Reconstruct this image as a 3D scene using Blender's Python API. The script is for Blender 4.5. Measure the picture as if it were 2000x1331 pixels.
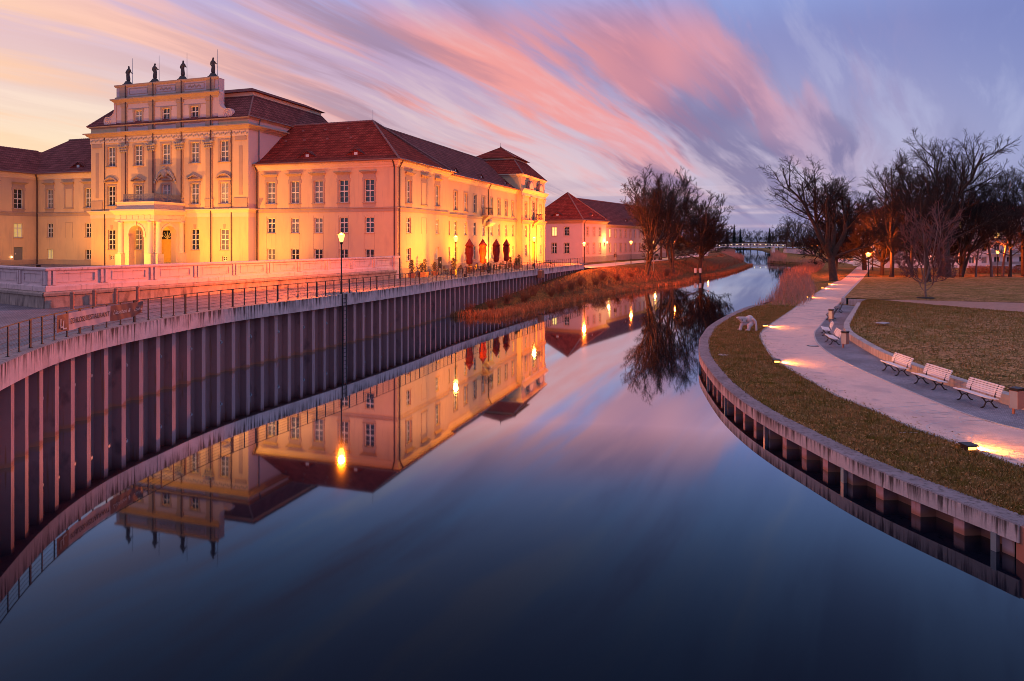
import bpy, bmesh, math, random
import numpy as np
from mathutils import Vector, Matrix, noise as mnoise

for _o in list(bpy.data.objects):
    bpy.data.objects.remove(_o)
scene = bpy.context.scene
R = math.radians
SIN, COS, PI = math.sin, math.cos, math.pi

# ------------------------------------------------------------------ camera
HCAM, FPX, YHOR = 7.5, 1333.0, 471.0        # eye height over the water, focal length in photo pixels, horizon row
cam = bpy.data.cameras.new('camera')
cam.sensor_width = 36.0
cam.lens = 36.0 * FPX / 2000.0
cam.shift_y = -(665.5 - YHOR) / 2000.0
cam.clip_start, cam.clip_end = 0.2, 6000.0
camo = bpy.data.objects.new('camera', cam)
scene.collection.objects.link(camo)
camo.location = (0, 0, HCAM)
camo.rotation_euler = (R(90), 0, 0)
scene.camera = camo

# ------------------------------------------------------------------ world: dusk sky
SUNSET_AZ = -52.0      # degrees left of the view axis
world = bpy.data.worlds.new('World')
scene.world = world
world.use_nodes = True
wn, wl = world.node_tree.nodes, world.node_tree.links
wn.clear()
def N(kind, **kw):
    n = wn.new(kind)
    for k, v in kw.items():
        setattr(n, k, v)
    return n
def M_(op, a, b=None, c=None, clamp=False):
    n = wn.new('ShaderNodeMath'); n.operation = op; n.use_clamp = clamp
    for i, s in enumerate((a, b, c)):
        if s is None: continue
        if isinstance(s, (int, float)): n.inputs[i].default_value = s
        else: wl.new(s, n.inputs[i])
    return n.outputs[0]
def SM(x, lo, hi):
    n = wn.new('ShaderNodeMapRange'); n.interpolation_type = 'SMOOTHSTEP'
    wl.new(x, n.inputs[0]); n.inputs[1].default_value = lo; n.inputs[2].default_value = hi
    return n.outputs[0]
def RAMP(x, stops):
    n = wn.new('ShaderNodeValToRGB'); cr = n.color_ramp
    while len(cr.elements) < len(stops): cr.elements.new(0.5)
    for e, (p, c) in zip(cr.elements, stops):
        e.position = p; e.color = (*c, 1)
    wl.new(x, n.inputs[0]); return n.outputs[0]
def MIXC(f, a, b):
    n = wn.new('ShaderNodeMix'); n.data_type = 'RGBA'
    if isinstance(f, (int, float)): n.inputs[0].default_value = f
    else: wl.new(f, n.inputs[0])
    for i, s in ((6, a), (7, b)):
        if isinstance(s, tuple): n.inputs[i].default_value = (*s, 1)
        else: wl.new(s, n.inputs[i])
    return n.outputs[2]
def NOISE(vec, scale, detail, rough=0.55, dist=0.0):
    n = wn.new('ShaderNodeTexNoise'); wl.new(vec, n.inputs['Vector'])
    n.inputs['Scale'].default_value = scale; n.inputs['Detail'].default_value = detail
    n.inputs['Roughness'].default_value = rough; n.inputs['Distortion'].default_value = dist
    return n.outputs[0]
def XYZ(x, y, z=0.0):
    n = wn.new('ShaderNodeCombineXYZ')
    for i, s in enumerate((x, y, z)):
        if isinstance(s, (int, float)): n.inputs[i].default_value = s
        else: wl.new(s, n.inputs[i])
    return n.outputs[0]
tc = N('ShaderNodeTexCoord')
sep = N('ShaderNodeSeparateXYZ'); wl.new(tc.outputs['Generated'], sep.inputs[0])
dx, dy, dz = sep.outputs
el = M_('MAXIMUM', dz, 0.0)
az = R(SUNSET_AZ)
sun_s = M_('ADD', M_('MULTIPLY', dx, SIN(az)), M_('MULTIPLY', dy, COS(az)))      # cosine of the angle to the sunset
s01 = M_('MULTIPLY_ADD', sun_s, 0.5, 0.5, clamp=True)
zc = M_('ADD', el, 0.20)
px, py = M_('DIVIDE', dx, zc), M_('DIVIDE', dy, zc)
ST = R(36.0)                                   # heading of the cloud streets
along = M_('ADD', M_('MULTIPLY', px, SIN(ST)), M_('MULTIPLY', py, COS(ST)))
across = M_('SUBTRACT', M_('MULTIPLY', px, COS(ST)), M_('MULTIPLY', py, SIN(ST)))
warp = NOISE(XYZ(M_('MULTIPLY', across, 0.6), M_('MULTIPLY', along, 0.40), 1.5), 1.0, 2.0)
acw = M_('ADD', across, M_('MULTIPLY', M_('SUBTRACT', warp, 0.5), 0.6))
c1 = NOISE(XYZ(M_('MULTIPLY', acw, 2.7), M_('MULTIPLY', along, 0.36), 3.7), 1.2, 5.0, 0.50, 0.22)      # rose streaks
c2 = NOISE(XYZ(M_('MULTIPLY', acw, 2.6), M_('MULTIPLY', along, 0.45), 9.1), 1.3, 6.0, 0.58, 0.25)       # grey streaks
c3 = NOISE(XYZ(M_('MULTIPLY', acw, 1.0), M_('MULTIPLY', along, 0.35), 21.3), 1.0, 3.0, 0.5, 0.2)       # where the grey gathers
c4 = NOISE(XYZ(M_('MULTIPLY', acw, 8.0), M_('MULTIPLY', along, 1.0), 5.3), 1.0, 5.0, 0.6, 0.3)        # fine fibres
low = RAMP(s01, [(0.50, (0.33, 0.37, 0.64)), (0.66, (0.56, 0.47, 0.63)), (0.80, (0.74, 0.52, 0.58)), (0.90, (0.80, 0.58, 0.55)), (0.965, (0.97, 0.80, 0.52))])
high = RAMP(s01, [(0.50, (0.19, 0.235, 0.55)), (0.68, (0.27, 0.28, 0.58)), (0.80, (0.40, 0.29, 0.54)), (0.90, (0.56, 0.38, 0.58)), (0.965, (0.74, 0.50, 0.62))])
base = MIXC(SM(el, 0.04, 0.30), low, high)
zen = MIXC(SM(el, 0.26, 0.38), base, (0.30, 0.43, 0.86))
zen = MIXC(SM(el, 0.55, 0.80), zen, (0.50, 0.37, 0.52))
cpink = RAMP(s01, [(0.50, (0.40, 0.38, 0.62)), (0.62, (0.56, 0.34, 0.50)), (0.72, (0.90, 0.32, 0.34)), (0.86, (0.95, 0.34, 0.29)), (0.94, (1.0, 0.55, 0.46)), (0.985, (1.0, 0.66, 0.42))])
cdark = RAMP(s01, [(0.50, (0.15, 0.17, 0.40)), (0.68, (0.13, 0.12, 0.32)), (0.82, (0.22, 0.15, 0.30)), (0.92, (0.44, 0.26, 0.36)), (0.98, (0.85, 0.48, 0.36))])
fib = M_('MULTIPLY_ADD', M_('SUBTRACT', c4, 0.5), 0.50, 0.0)
c1f, c2f = M_('ADD', c1, fib), M_('ADD', c2, fib)
rose = M_('MULTIPLY', SM(c1f, 0.43, 0.58), SM(s01, 0.54, 0.66))
rose = M_('MULTIPLY', rose, M_('MULTIPLY_ADD', SM(el, 0.02, 0.20), 0.75, 0.25))
rose = M_('MULTIPLY', rose, M_('MULTIPLY_ADD', SM(el, 0.26, 0.35), -0.92, 1.0))
col = MIXC(M_('MULTIPLY', rose, 0.95), zen, cpink)
dk = M_('MULTIPLY', SM(c2f, 0.47, 0.64), SM(c3, 0.40, 0.56))
dk = M_('MULTIPLY', dk, M_('MULTIPLY_ADD', SM(s01, 0.88, 0.98), -0.7, 1.0))
dk = M_('MULTIPLY', dk, M_('MULTIPLY_ADD', SM(el, 0.36, 0.60), -0.6, 1.0))
col = MIXC(M_('MULTIPLY', dk, 0.72), col, cdark)
pale = M_('SUBTRACT', 1.0, SM(c2f, 0.34, 0.48))
pale = M_('MULTIPLY', pale, M_('MULTIPLY_ADD', SM(el, 0.05, 0.28), -0.45, 1.0))
col = MIXC(M_('MULTIPLY', pale, 0.50), col, RAMP(s01, [(0.5, (0.46, 0.50, 0.78)), (0.70, (0.62, 0.58, 0.78)), (0.82, (0.92, 0.66, 0.66)), (0.95, (1.0, 0.80, 0.66))]))
bands = M_('MULTIPLY', SM(NOISE(XYZ(M_('MULTIPLY', px, 0.35), M_('MULTIPLY', el, 55.0), 4.0), 1.0, 4.0), 0.44, 0.58), M_('SUBTRACT', 1.0, SM(el, 0.02, 0.11)))
bands = M_('MULTIPLY', bands, M_('SUBTRACT', 1.0, SM(s01, 0.84, 0.95)))
col = MIXC(M_('MULTIPLY', bands, 0.62), col, (0.22, 0.25, 0.50))
hz = M_('MULTIPLY', M_('SUBTRACT', 1.0, SM(el, 0.0, 0.03)), M_('SUBTRACT', 1.0, SM(s01, 0.80, 0.94)))
col = MIXC(M_('MULTIPLY', hz, 0.75), col, (0.22, 0.26, 0.50))
skyt = N('ShaderNodeTexSky'); skyt.sky_type = 'NISHITA'; skyt.sun_disc = False
skyt.sun_elevation = R(0.0); skyt.sun_rotation = R(SUNSET_AZ)
bg1 = N('ShaderNodeBackground'); wl.new(col, bg1.inputs[0]); bg1.inputs[1].default_value = 0.88
bg2 = N('ShaderNodeBackground'); wl.new(skyt.outputs[0], bg2.inputs[0]); bg2.inputs[1].default_value = 0.05
adds = N('ShaderNodeAddShader'); wl.new(bg1.outputs[0], adds.inputs[0]); wl.new(bg2.outputs[0], adds.inputs[1])
wout = N('ShaderNodeOutputWorld'); wl.new(adds.outputs[0], wout.inputs[0])

# ------------------------------------------------------------------ last afterglow of the sun that has just set
sun = bpy.data.lights.new('sun', 'SUN')
sun.energy = 0.35; sun.angle = R(25); sun.color = (1.0, 0.62, 0.50)
suno = bpy.data.objects.new('sun', sun)
scene.collection.objects.link(suno)
sd = Vector((SIN(az) * COS(R(8)), COS(az) * COS(R(8)), SIN(R(8))))
suno.rotation_euler = sd.to_track_quat('Z', 'Y').to_euler()

# ------------------------------------------------------------------ exposure and render settings
vs = scene.view_settings
vs.view_transform = 'Standard'; vs.look = 'None'; vs.gamma = 1.0; vs.use_curve_mapping = False
vs.exposure = 0.10
scene.cycles.use_denoising = True
scene.cycles.pixel_filter_type = 'BLACKMAN_HARRIS'
scene.cycles.filter_width = 0.9
scene.cycles.max_bounces = 5
scene.cycles.diffuse_bounces = 2
scene.cycles.glossy_bounces = 3
scene.cycles.transmission_bounces = 3
scene.cycles.transparent_max_bounces = 6
scene.cycles.sample_clamp_indirect = 3.0
scene.cycles.caustics_reflective = False
scene.cycles.caustics_refractive = False

# ------------------------------------------------------------------ materials
MAT = {}
def material(name, col, rough=0.7, var=0.15, scale=3.0, bump=0.0, bscale=None, col2=None, metal=0.0, spec=0.4, emis=None, estr=0.0, detail=5.0, coords='Object'):
    m = bpy.data.materials.new(name); m.use_nodes = True
    nt = m.node_tree; n, l = nt.nodes, nt.links
    b = n['Principled BSDF']
    b.inputs['Roughness'].default_value = rough
    b.inputs['Metallic'].default_value = metal
    b.inputs['Specular IOR Level'].default_value = spec
    t = n.new('ShaderNodeTexCoord')
    t_out = t.outputs['Object']
    if coords == 'World':
        g = n.new('ShaderNodeNewGeometry'); t_out = g.outputs['Position']
    if var > 0 or col2:
        nz = n.new('ShaderNodeTexNoise'); l.new(t_out, nz.inputs['Vector'])
        nz.inputs['Scale'].default_value = scale; nz.inputs['Detail'].default_value = detail; nz.inputs['Roughness'].default_value = 0.62
        mr = n.new('ShaderNodeMapRange'); mr.inputs[1].default_value = 0.30; mr.inputs[2].default_value = 0.70
        l.new(nz.outputs[0], mr.inputs[0])
        mx = n.new('ShaderNodeMix'); mx.data_type = 'RGBA'; l.new(mr.outputs[0], mx.inputs[0])
        c2 = col2 if col2 else tuple(min(1, c * (1 + var)) for c in col)
        c1 = col if col2 else tuple(c * (1 - var) for c in col)
        mx.inputs[6].default_value = (*c1, 1); mx.inputs[7].default_value = (*c2, 1)
        l.new(mx.outputs[2], b.inputs['Base Color'])
    else:
        b.inputs['Base Color'].default_value = (*col, 1)
    if bump > 0:
        nb = n.new('ShaderNodeTexNoise'); l.new(t_out, nb.inputs['Vector'])
        nb.inputs['Scale'].default_value = bscale or scale * 4; nb.inputs['Detail'].default_value = 6
        bp = n.new('ShaderNodeBump'); bp.inputs['Strength'].default_value = bump; bp.inputs['Distance'].default_value = 0.05
        l.new(nb.outputs[0], bp.inputs['Height']); l.new(bp.outputs[0], b.inputs['Normal'])
    if emis:
        b.inputs['Emission Color'].default_value = (*emis, 1); b.inputs['Emission Strength'].default_value = estr
    MAT[name] = m
    return m
def mixin(m, f_socket_fn, col):
    """lay another colour over a material's base colour; f_socket_fn(nodes, links) returns the mask socket"""
    nt = m.node_tree; n, l = nt.nodes, nt.links
    b = n['Principled BSDF']
    f = f_socket_fn(n, l)
    mx = n.new('ShaderNodeMix'); mx.data_type = 'RGBA'
    old = b.inputs['Base Color'].links
    if old: l.new(old[0].from_socket, mx.inputs[6])
    else: mx.inputs[6].default_value = b.inputs['Base Color'].default_value
    mx.inputs[7].default_value = (*col, 1)
    l.new(f, mx.inputs[0]); l.new(mx.outputs[2], b.inputs['Base Color'])
def noise_mask(scale3, lo, hi, detail=5.0, world=False):
    def fn(n, l):
        if world:
            src = n.new('ShaderNodeNewGeometry').outputs['Position']
        else:
            src = n.new('ShaderNodeTexCoord').outputs['Object']
        mp = n.new('ShaderNodeMapping'); l.new(src, mp.inputs[0]); mp.inputs['Scale'].default_value = scale3
        z = n.new('ShaderNodeTexNoise'); l.new(mp.outputs[0], z.inputs['Vector']); z.inputs['Scale'].default_value = 1.0; z.inputs['Detail'].default_value = detail
        r = n.new('ShaderNodeMapRange'); l.new(z.outputs[0], r.inputs[0]); r.inputs[1].default_value = lo; r.inputs[2].default_value = hi
        return r.outputs[0]
    return fn

material('plaster', (0.76, 0.49, 0.27), 0.85, 0.06, 0.35, 0.08, 30)
mixin(MAT['plaster'], noise_mask((1.2, 1.2, 0.30), 0.52, 0.80), (0.60, 0.38, 0.24))
mixin(MAT['plaster'], noise_mask((0.25, 0.25, 0.25), 0.50, 0.75, 8.0), (0.66, 0.43, 0.28))
mixin(MAT['plaster'], noise_mask((4.0, 4.0, 0.22), 0.60, 0.78), (0.55, 0.35, 0.23))
material('plaster_trim', (0.48, 0.31, 0.22), 0.8, 0.10, 0.8, 0.08, 30)
mixin(MAT['plaster_trim'], noise_mask((2.5, 2.5, 0.8), 0.55, 0.85), (0.36, 0.26, 0.24))
material('plaster_pale', (0.80, 0.57, 0.40), 0.8, 0.06, 0.6, 0.06, 30)
material('plaster_pink', (0.66, 0.47, 0.45), 0.85, 0.05, 0.4, 0.06, 30)
material('plinth_grey', (0.36, 0.30, 0.29), 0.85, 0.12, 1.2, 0.1, 20)
material('parapet_white', (0.72, 0.50, 0.48), 0.75, 0.05, 1.0, 0.06, 24)
mixin(MAT['parapet_white'], noise_mask((1.6, 1.6, 3.0), 0.52, 0.75, 7.0), (0.50, 0.34, 0.33))
mixin(MAT['parapet_white'], noise_mask((6.0, 6.0, 0.6), 0.58, 0.74), (0.42, 0.28, 0.27))
material('sandstone', (0.40, 0.29, 0.24), 0.85, 0.2, 1.5, 0.25, 12)
mixin(MAT['sandstone'], noise_mask((3.0, 3.0, 0.9), 0.50, 0.72), (0.16, 0.11, 0.10))
material('relief_stone', (0.42, 0.34, 0.30), 0.85, 0.2, 4, 0.2, 20)
material('stone_dark', (0.075, 0.062, 0.06), 0.85, 0.25, 4, 0.2, 20)
material('frame_paint', (0.74, 0.68, 0.62), 0.5, 0.03, 4)
material('door_grey', (0.20, 0.19, 0.18), 0.6, 0.05, 4)
material('door_wood', (0.45, 0.26, 0.08), 0.5, 0.15, 4)
material('glass', (0.018, 0.020, 0.026), 0.05, 0.0, 1, spec=0.9)
material('blind_glass', (0.16, 0.15, 0.15), 0.06, 0.2, 1.4, spec=0.9)
material('curtain', (0.34, 0.30, 0.28), 0.10, 0.35, 2.2, spec=0.8)
material('lit_window', (0.8, 0.6, 0.3), 0.4, 0.0, 1, emis=(1.0, 0.62, 0.16), estr=1.5)
material('dim_window', (0.5, 0.4, 0.2), 0.3, 0.0, 1, emis=(1.0, 0.72, 0.22), estr=0.35)
material('zinc', (0.23, 0.20, 0.22), 0.45, 0.12, 2, metal=0.6)
material('gutter', (0.28, 0.12, 0.09), 0.4, 0.1, 2, metal=0.3)
material('pipe_dark', (0.10, 0.055, 0.05), 0.5, 0.1, 2, metal=0.2)
material('dark_metal', (0.030, 0.024, 0.026), 0.5, 0.2, 4, metal=0.3)
material('grey_metal', (0.30, 0.30, 0.33), 0.4, 0.1, 4, metal=0.7)
material('white_paint', (0.78, 0.76, 0.76), 0.5, 0.04, 2)
material('bark', (0.070, 0.045, 0.036), 0.9, 0.3, 2.5, 0.6, 9)
material('twig', (0.030, 0.020, 0.018), 0.9, 0.2, 2)
material('twig_pale', (0.17, 0.080, 0.075), 0.9, 0.2, 2)
material('bark_pale', (0.22, 0.15, 0.13), 0.9, 0.3, 2.5, 0.4, 9)
material('conifer', (0.018, 0.030, 0.022), 0.9, 0.3, 2)
material('reed', (0.58, 0.29, 0.21), 0.85, 0.0, 1.0, col2=(0.34, 0.15, 0.11))
material('red_sedge', (0.66, 0.25, 0.09), 0.85, 0.0, 1.4, col2=(0.24, 0.075, 0.035))
material('russet_bush', (0.27, 0.10, 0.055), 0.9, 0.3, 0.9)
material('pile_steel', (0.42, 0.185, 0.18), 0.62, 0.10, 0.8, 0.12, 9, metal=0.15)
mixin(MAT['pile_steel'], noise_mask((5.0, 5.0, 0.8), 0.55, 0.80), (0.24, 0.09, 0.09))
def low_rust(n, l):
    g = n.new('ShaderNodeNewGeometry'); s = n.new('ShaderNodeSeparateXYZ'); l.new(g.outputs['Position'], s.inputs[0])
    z = n.new('ShaderNodeTexNoise'); z.inputs['Scale'].default_value = 2.0; l.new(g.outputs['Position'], z.inputs['Vector'])
    a = n.new('ShaderNodeMath'); a.operation = 'MULTIPLY_ADD'; l.new(z.outputs[0], a.inputs[0]); a.inputs[1].default_value = -0.35; l.new(s.outputs[2], a.inputs[2])
    r = n.new('ShaderNodeMapRange'); l.new(a.outputs[0], r.inputs[0]); r.inputs[1].default_value = 0.02; r.inputs[2].default_value = -0.10
    return r.outputs[0]
def pile_random(n, l):
    oi = n.new('ShaderNodeObjectInfo'); q = n.new('ShaderNodeMapRange'); l.new(oi.outputs['Random'], q.inputs[0]); q.inputs[3].default_value = 0.0; q.inputs[4].default_value = 0.55; return q.outputs[0]
mixin(MAT['pile_steel'], pile_random, (0.27, 0.12, 0.125))
mixin(MAT['pile_steel'], noise_mask((9.0, 9.0, 0.45), 0.60, 0.72, 5.0, True), (0.34, 0.12, 0.06))
mixin(MAT['pile_steel'], noise_mask((1.3, 1.3, 0.8), 0.58, 0.75, 6.0, True), (0.16, 0.075, 0.08))
mixin(MAT['pile_steel'], low_rust, (0.44, 0.17, 0.11))
material('pile_lit_flange', (0.60, 0.33, 0.33), 0.62, 0.08, 0.8, 0.12, 9, metal=0.1)  # front flanges: the extra sky light they catch is put into this paler colour
mixin(MAT['pile_lit_flange'], noise_mask((9.0, 9.0, 0.45), 0.58, 0.72, 5.0, True), (0.40, 0.18, 0.13))
mixin(MAT['pile_lit_flange'], low_rust, (0.46, 0.18, 0.12))
def concrete(name, c, drip, top=None, fall=0.7):
    m = material(name, c, 0.85, 0.14, 1.6, 0.25, 9, coords='World')
    mixin(m, noise_mask((0.9, 0.9, 0.9), 0.50, 0.74, 6.0, True), tuple(0.62 * x for x in c))
    def drips(n, l):
        g = n.new('ShaderNodeNewGeometry'); mp = n.new('ShaderNodeMapping'); l.new(g.outputs['Position'], mp.inputs[0]); mp.inputs['Scale'].default_value = (6.5, 6.5, 0.35)
        z = n.new('ShaderNodeTexNoise'); l.new(mp.outputs[0], z.inputs['Vector']); z.inputs['Scale'].default_value = 1.0; z.inputs['Detail'].default_value = 7.0; z.inputs['Roughness'].default_value = 0.7
        sx = n.new('ShaderNodeSeparateXYZ'); l.new(g.outputs['Position'], sx.inputs[0])
        h = n.new('ShaderNodeMapRange'); l.new(sx.outputs[2], h.inputs[0]); h.inputs[1].default_value = (top or 0) - fall; h.inputs[2].default_value = (top or 0); h.inputs[3].default_value = -0.06; h.inputs[4].default_value = 0.09
        ad = n.new('ShaderNodeMath'); ad.operation = 'ADD'; l.new(z.outputs[0], ad.inputs[0])
        if top: l.new(h.outputs[0], ad.inputs[1])
        else: ad.inputs[1].default_value = 0.0
        q = n.new('ShaderNodeMapRange'); l.new(ad.outputs[0], q.inputs[0]); q.inputs[1].default_value = 0.50; q.inputs[2].default_value = 0.64
        return q.outputs[0]
    mixin(m, drips, drip)
    return m
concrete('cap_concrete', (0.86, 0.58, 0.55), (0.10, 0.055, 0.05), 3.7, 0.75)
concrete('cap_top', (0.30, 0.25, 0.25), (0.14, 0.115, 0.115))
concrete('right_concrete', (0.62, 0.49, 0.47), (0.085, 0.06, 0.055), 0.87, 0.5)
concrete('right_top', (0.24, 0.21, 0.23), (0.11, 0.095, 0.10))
concrete('low_wall_concrete', (0.50, 0.42, 0.40), (0.30, 0.24, 0.22))
material('asphalt_path', (0.74, 0.50, 0.43), 0.9, 0.10, 1.1, 0.35, 60, coords='World')
mixin(MAT['asphalt_path'], noise_mask((30, 30, 30), 0.52, 0.62, 2.0, True), (0.90, 0.66, 0.58))
mixin(MAT['asphalt_path'], noise_mask((0.5, 0.5, 0.5), 0.50, 0.75, 7.0, True), (0.52, 0.38, 0.37))
mixin(MAT['asphalt_path'], noise_mask((1.7, 1.7, 1.7), 0.60, 0.70, 5.0, True), (0.55, 0.40, 0.39))
material('gravel', (0.42, 0.24, 0.18), 0.95, 0.15, 3.0, 0.4, 40, coords='World')
material('road_pale', (0.46, 0.38, 0.36), 0.9, 0.08, 1.0, coords='World')
material('kerb', (0.46, 0.42, 0.43), 0.85, 0.12, 2.0, 0.2, 20, coords='World')
def setts(name, c_lo, c_hi, joint, sc):
    m = material(name, c_lo, 0.75, 0.0, 1.0)
    nt = m.node_tree; n, l = nt.nodes, nt.links; b = n['Principled BSDF']
    g = n.new('ShaderNodeNewGeometry')
    br = n.new('ShaderNodeTexBrick'); l.new(g.outputs['Position'], br.inputs['Vector'])
    br.inputs['Scale'].default_value = sc; br.inputs['Color1'].default_value = (*c_lo, 1); br.inputs['Color2'].default_value = (*c_hi, 1)
    br.inputs['Mortar'].default_value = (*joint, 1); br.inputs['Mortar Size'].default_value = 0.035; br.inputs['Brick Width'].default_value = 0.42; br.inputs['Row Height'].default_value = 0.25
    nz = n.new('ShaderNodeTexNoise'); l.new(g.outputs['Position'], nz.inputs['Vector']); nz.inputs['Scale'].default_value = 0.5; nz.inputs['Detail'].default_value = 6
    mx = n.new('ShaderNodeMix'); mx.data_type = 'RGBA'; mx.blend_type = 'MULTIPLY'; mx.inputs[0].default_value = 1.0
    r = n.new('ShaderNodeValToRGB'); l.new(nz.outputs[0], r.inputs[0]); r.color_ramp.elements[0].position = 0.3; r.color_ramp.elements[0].color = (0.6, 0.6, 0.6, 1); r.color_ramp.elements[1].position = 0.7; r.color_ramp.elements[1].color = (1.15, 1.15, 1.15, 1)
    l.new(br.outputs[0], mx.inputs[6]); l.new(r.outputs[0], mx.inputs[7]); l.new(mx.outputs[2], b.inputs['Base Color'])
    bp = n.new('ShaderNodeBump'); bp.inputs['Strength'].default_value = 0.6; bp.inputs['Distance'].default_value = 0.03; l.new(br.outputs['Fac'], bp.inputs['Height']); bp.invert = True
    l.new(bp.outputs[0], b.inputs['Normal'])
    return m
setts('promenade_setts', (0.20, 0.165, 0.195), (0.33, 0.27, 0.31), (0.12, 0.10, 0.11), 3.0)
setts('cobbles', (0.20, 0.21, 0.27), (0.42, 0.43, 0.50), (0.16, 0.16, 0.19), 6.0)
def grass_mat(name, green, dry, sc, lo=0.36, hi=0.60):
    m = material(name, green, 0.95, 0.0, sc, 0.9, 7, col2=dry, coords='World', spec=0.1)
    for nn in m.node_tree.nodes:
        if nn.type == 'MAP_RANGE': nn.inputs[1].default_value = lo; nn.inputs[2].default_value = hi
    mixin(m, noise_mask((2.2, 2.2, 2.2), 0.50, 0.66, 6.0, True), tuple(0.40 * a for a in green))
    mixin(m, noise_mask((1.1, 1.3, 1.0), 0.56, 0.72, 7.0, True), tuple(1.5 * b for b in dry))
    mixin(m, noise_mask((5, 5, 5), 0.50, 0.62, 6.0, True), tuple(0.24 * a + 0.08 * b for a, b in zip(green, dry)))
    mixin(m, noise_mask((11, 11, 11), 0.54, 0.66, 4.0, True), tuple(1.9 * b for b in dry))
    return m
grass_mat('lawn', (0.110, 0.105, 0.008), (0.34, 0.165, 0.060), 0.55)
grass_mat('meadow', (0.13, 0.110, 0.012), (0.38, 0.200, 0.090), 0.33)
grass_mat('bank_grass', (0.055, 0.055, 0.012), (0.15, 0.07, 0.03), 0.2)
material('blade', (0.14, 0.115, 0.014), 0.9, 0.0, 1.3, col2=(0.42, 0.22, 0.10), coords='World', spec=0.1)
def roof_mat(name, c1, c2):
    m = material(name, c1, 0.92, 0.0, 0.9, col2=c2, spec=0.08)
    nt = m.node_tree; n, l = nt.nodes, nt.links; b = n['Principled BSDF']
    t = n.new('ShaderNodeTexCoord'); s = n.new('ShaderNodeSeparateXYZ'); l.new(t.outputs['Object'], s.inputs[0])
    ad = n.new('ShaderNodeMath'); ad.operation = 'ADD'; l.new(s.outputs[0], ad.inputs[0]); l.new(s.outputs[1], ad.inputs[1])
    cb = n.new('ShaderNodeCombineXYZ'); l.new(ad.outputs[0], cb.inputs[0]); l.new(s.outputs[2], cb.inputs[1])
    br = n.new('ShaderNodeTexBrick'); l.new(cb.outputs[0], br.inputs['Vector'])
    br.inputs['Scale'].default_value = 1.0; br.inputs['Brick Width'].default_value = 0.34; br.inputs['Row Height'].default_value = 0.34; br.inputs['Mortar Size'].default_value = 0.045
    br.inputs['Color1'].default_value = (0.70, 0.70, 0.70, 1); br.inputs['Color2'].default_value = (1.3, 1.3, 1.3, 1); br.inputs['Mortar'].default_value = (0.45, 0.45, 0.45, 1)
    old = b.inputs['Base Color'].links[0].from_socket
    mx = n.new('ShaderNodeMix'); mx.data_type = 'RGBA'; mx.blend_type = 'MULTIPLY'; mx.inputs[0].default_value = 0.9
    l.new(old, mx.inputs[6]); l.new(br.outputs[0], mx.inputs[7]); l.new(mx.outputs[2], b.inputs['Base Color'])
    bp = n.new('ShaderNodeBump'); bp.invert = True; bp.inputs['Strength'].default_value = 0.7; bp.inputs['Distance'].default_value = 0.06
    l.new(br.outputs['Fac'], bp.inputs['Height']); l.new(bp.outputs[0], b.inputs['Normal'])
    return m
roof_mat('roof_tile', (0.27, 0.034, 0.024), (0.44, 0.066, 0.042))
roof_mat('roof_tile_dark', (0.20, 0.060, 0.058), (0.31, 0.095, 0.085))
material('ridge_tile', (0.30, 0.13, 0.11), 0.7, 0.15, 3)
material('umbrella_red', (0.26, 0.018, 0.012), 0.75, 0.2, 3)
material('wood_dark', (0.12, 0.06, 0.035), 0.6, 0.2, 3)
material('bin_brown', (0.40, 0.16, 0.11), 0.6, 0.08, 3)
material('bin_grey', (0.36, 0.36, 0.39), 0.45, 0.06, 3, metal=0.4)
material('bench_slat', (0.80, 0.76, 0.78), 0.6, 0.10, 3)
material('bench_slat_dark', (0.14, 0.13, 0.14), 0.6, 0.10, 3)
material('sculpture_stone', (0.62, 0.52, 0.52), 0.75, 0.22, 5, 0.2, 14)
material('banner_rose', (0.62, 0.42, 0.42), 0.6, 0.06, 2)
material('banner_brown', (0.22, 0.085, 0.07), 0.6, 0.08, 2)
material('ink', (0.06, 0.03, 0.03), 0.7, 0.0)
material('ink_pale', (0.72, 0.60, 0.55), 0.7, 0.0)
material('chalk', (0.62, 0.56, 0.56), 0.95, 0.0)
material('lamp_glow', (1, 0.8, 0.5), 0.4, 0.0, emis=(1.0, 0.36, 0.06), estr=3.6)
material('lamp_sodium', (1, 0.6, 0.3), 0.4, 0.0, emis=(1.0, 0.26, 0.04), estr=8.0)
material('lamp_warm', (1, 0.7, 0.4), 0.4, 0.0, emis=(1.0, 0.38, 0.06), estr=5.0)
material('bridge_light', (1, 0.8, 0.5), 0.4, 0.0, emis=(1.0, 0.70, 0.35), estr=5.0)
material('car_paint', (0.05, 0.05, 0.06), 0.3, 0.0, spec=0.6)
material('car_pale', (0.45, 0.45, 0.48), 0.3, 0.0, spec=0.6)
material('tyre', (0.02, 0.02, 0.02), 0.8, 0.0)
material('leaf_dry', (0.16, 0.09, 0.035), 0.8, 0.3, 5)
material('leaf_pale', (0.42, 0.24, 0.10), 0.8, 0.4, 9, coords='World')
material('terracotta', (0.36, 0.14, 0.08), 0.7, 0.1, 4)
material('white_block', (0.75, 0.70, 0.70), 0.6, 0.05, 3)
material('tree_pit', (0.03, 0.022, 0.02), 0.95, 0.2, 5)
def glass_panel():
    m = bpy.data.materials.new('glass_panel'); m.use_nodes = True
    n, l = m.node_tree.nodes, m.node_tree.links
    b = n['Principled BSDF']; b.inputs['Base Color'].default_value = (0.16, 0.15, 0.22, 1); b.inputs['Roughness'].default_value = 0.05
    tr = n.new('ShaderNodeBsdfTransparent'); mx = n.new('ShaderNodeMixShader'); mx.inputs[0].default_value = 0.55
    l.new(tr.outputs[0], mx.inputs[1]); l.new(b.outputs[0], mx.inputs[2]); l.new(mx.outputs[0], n['Material Output'].inputs[0])
    MAT['glass_panel'] = m
glass_panel()
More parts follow.
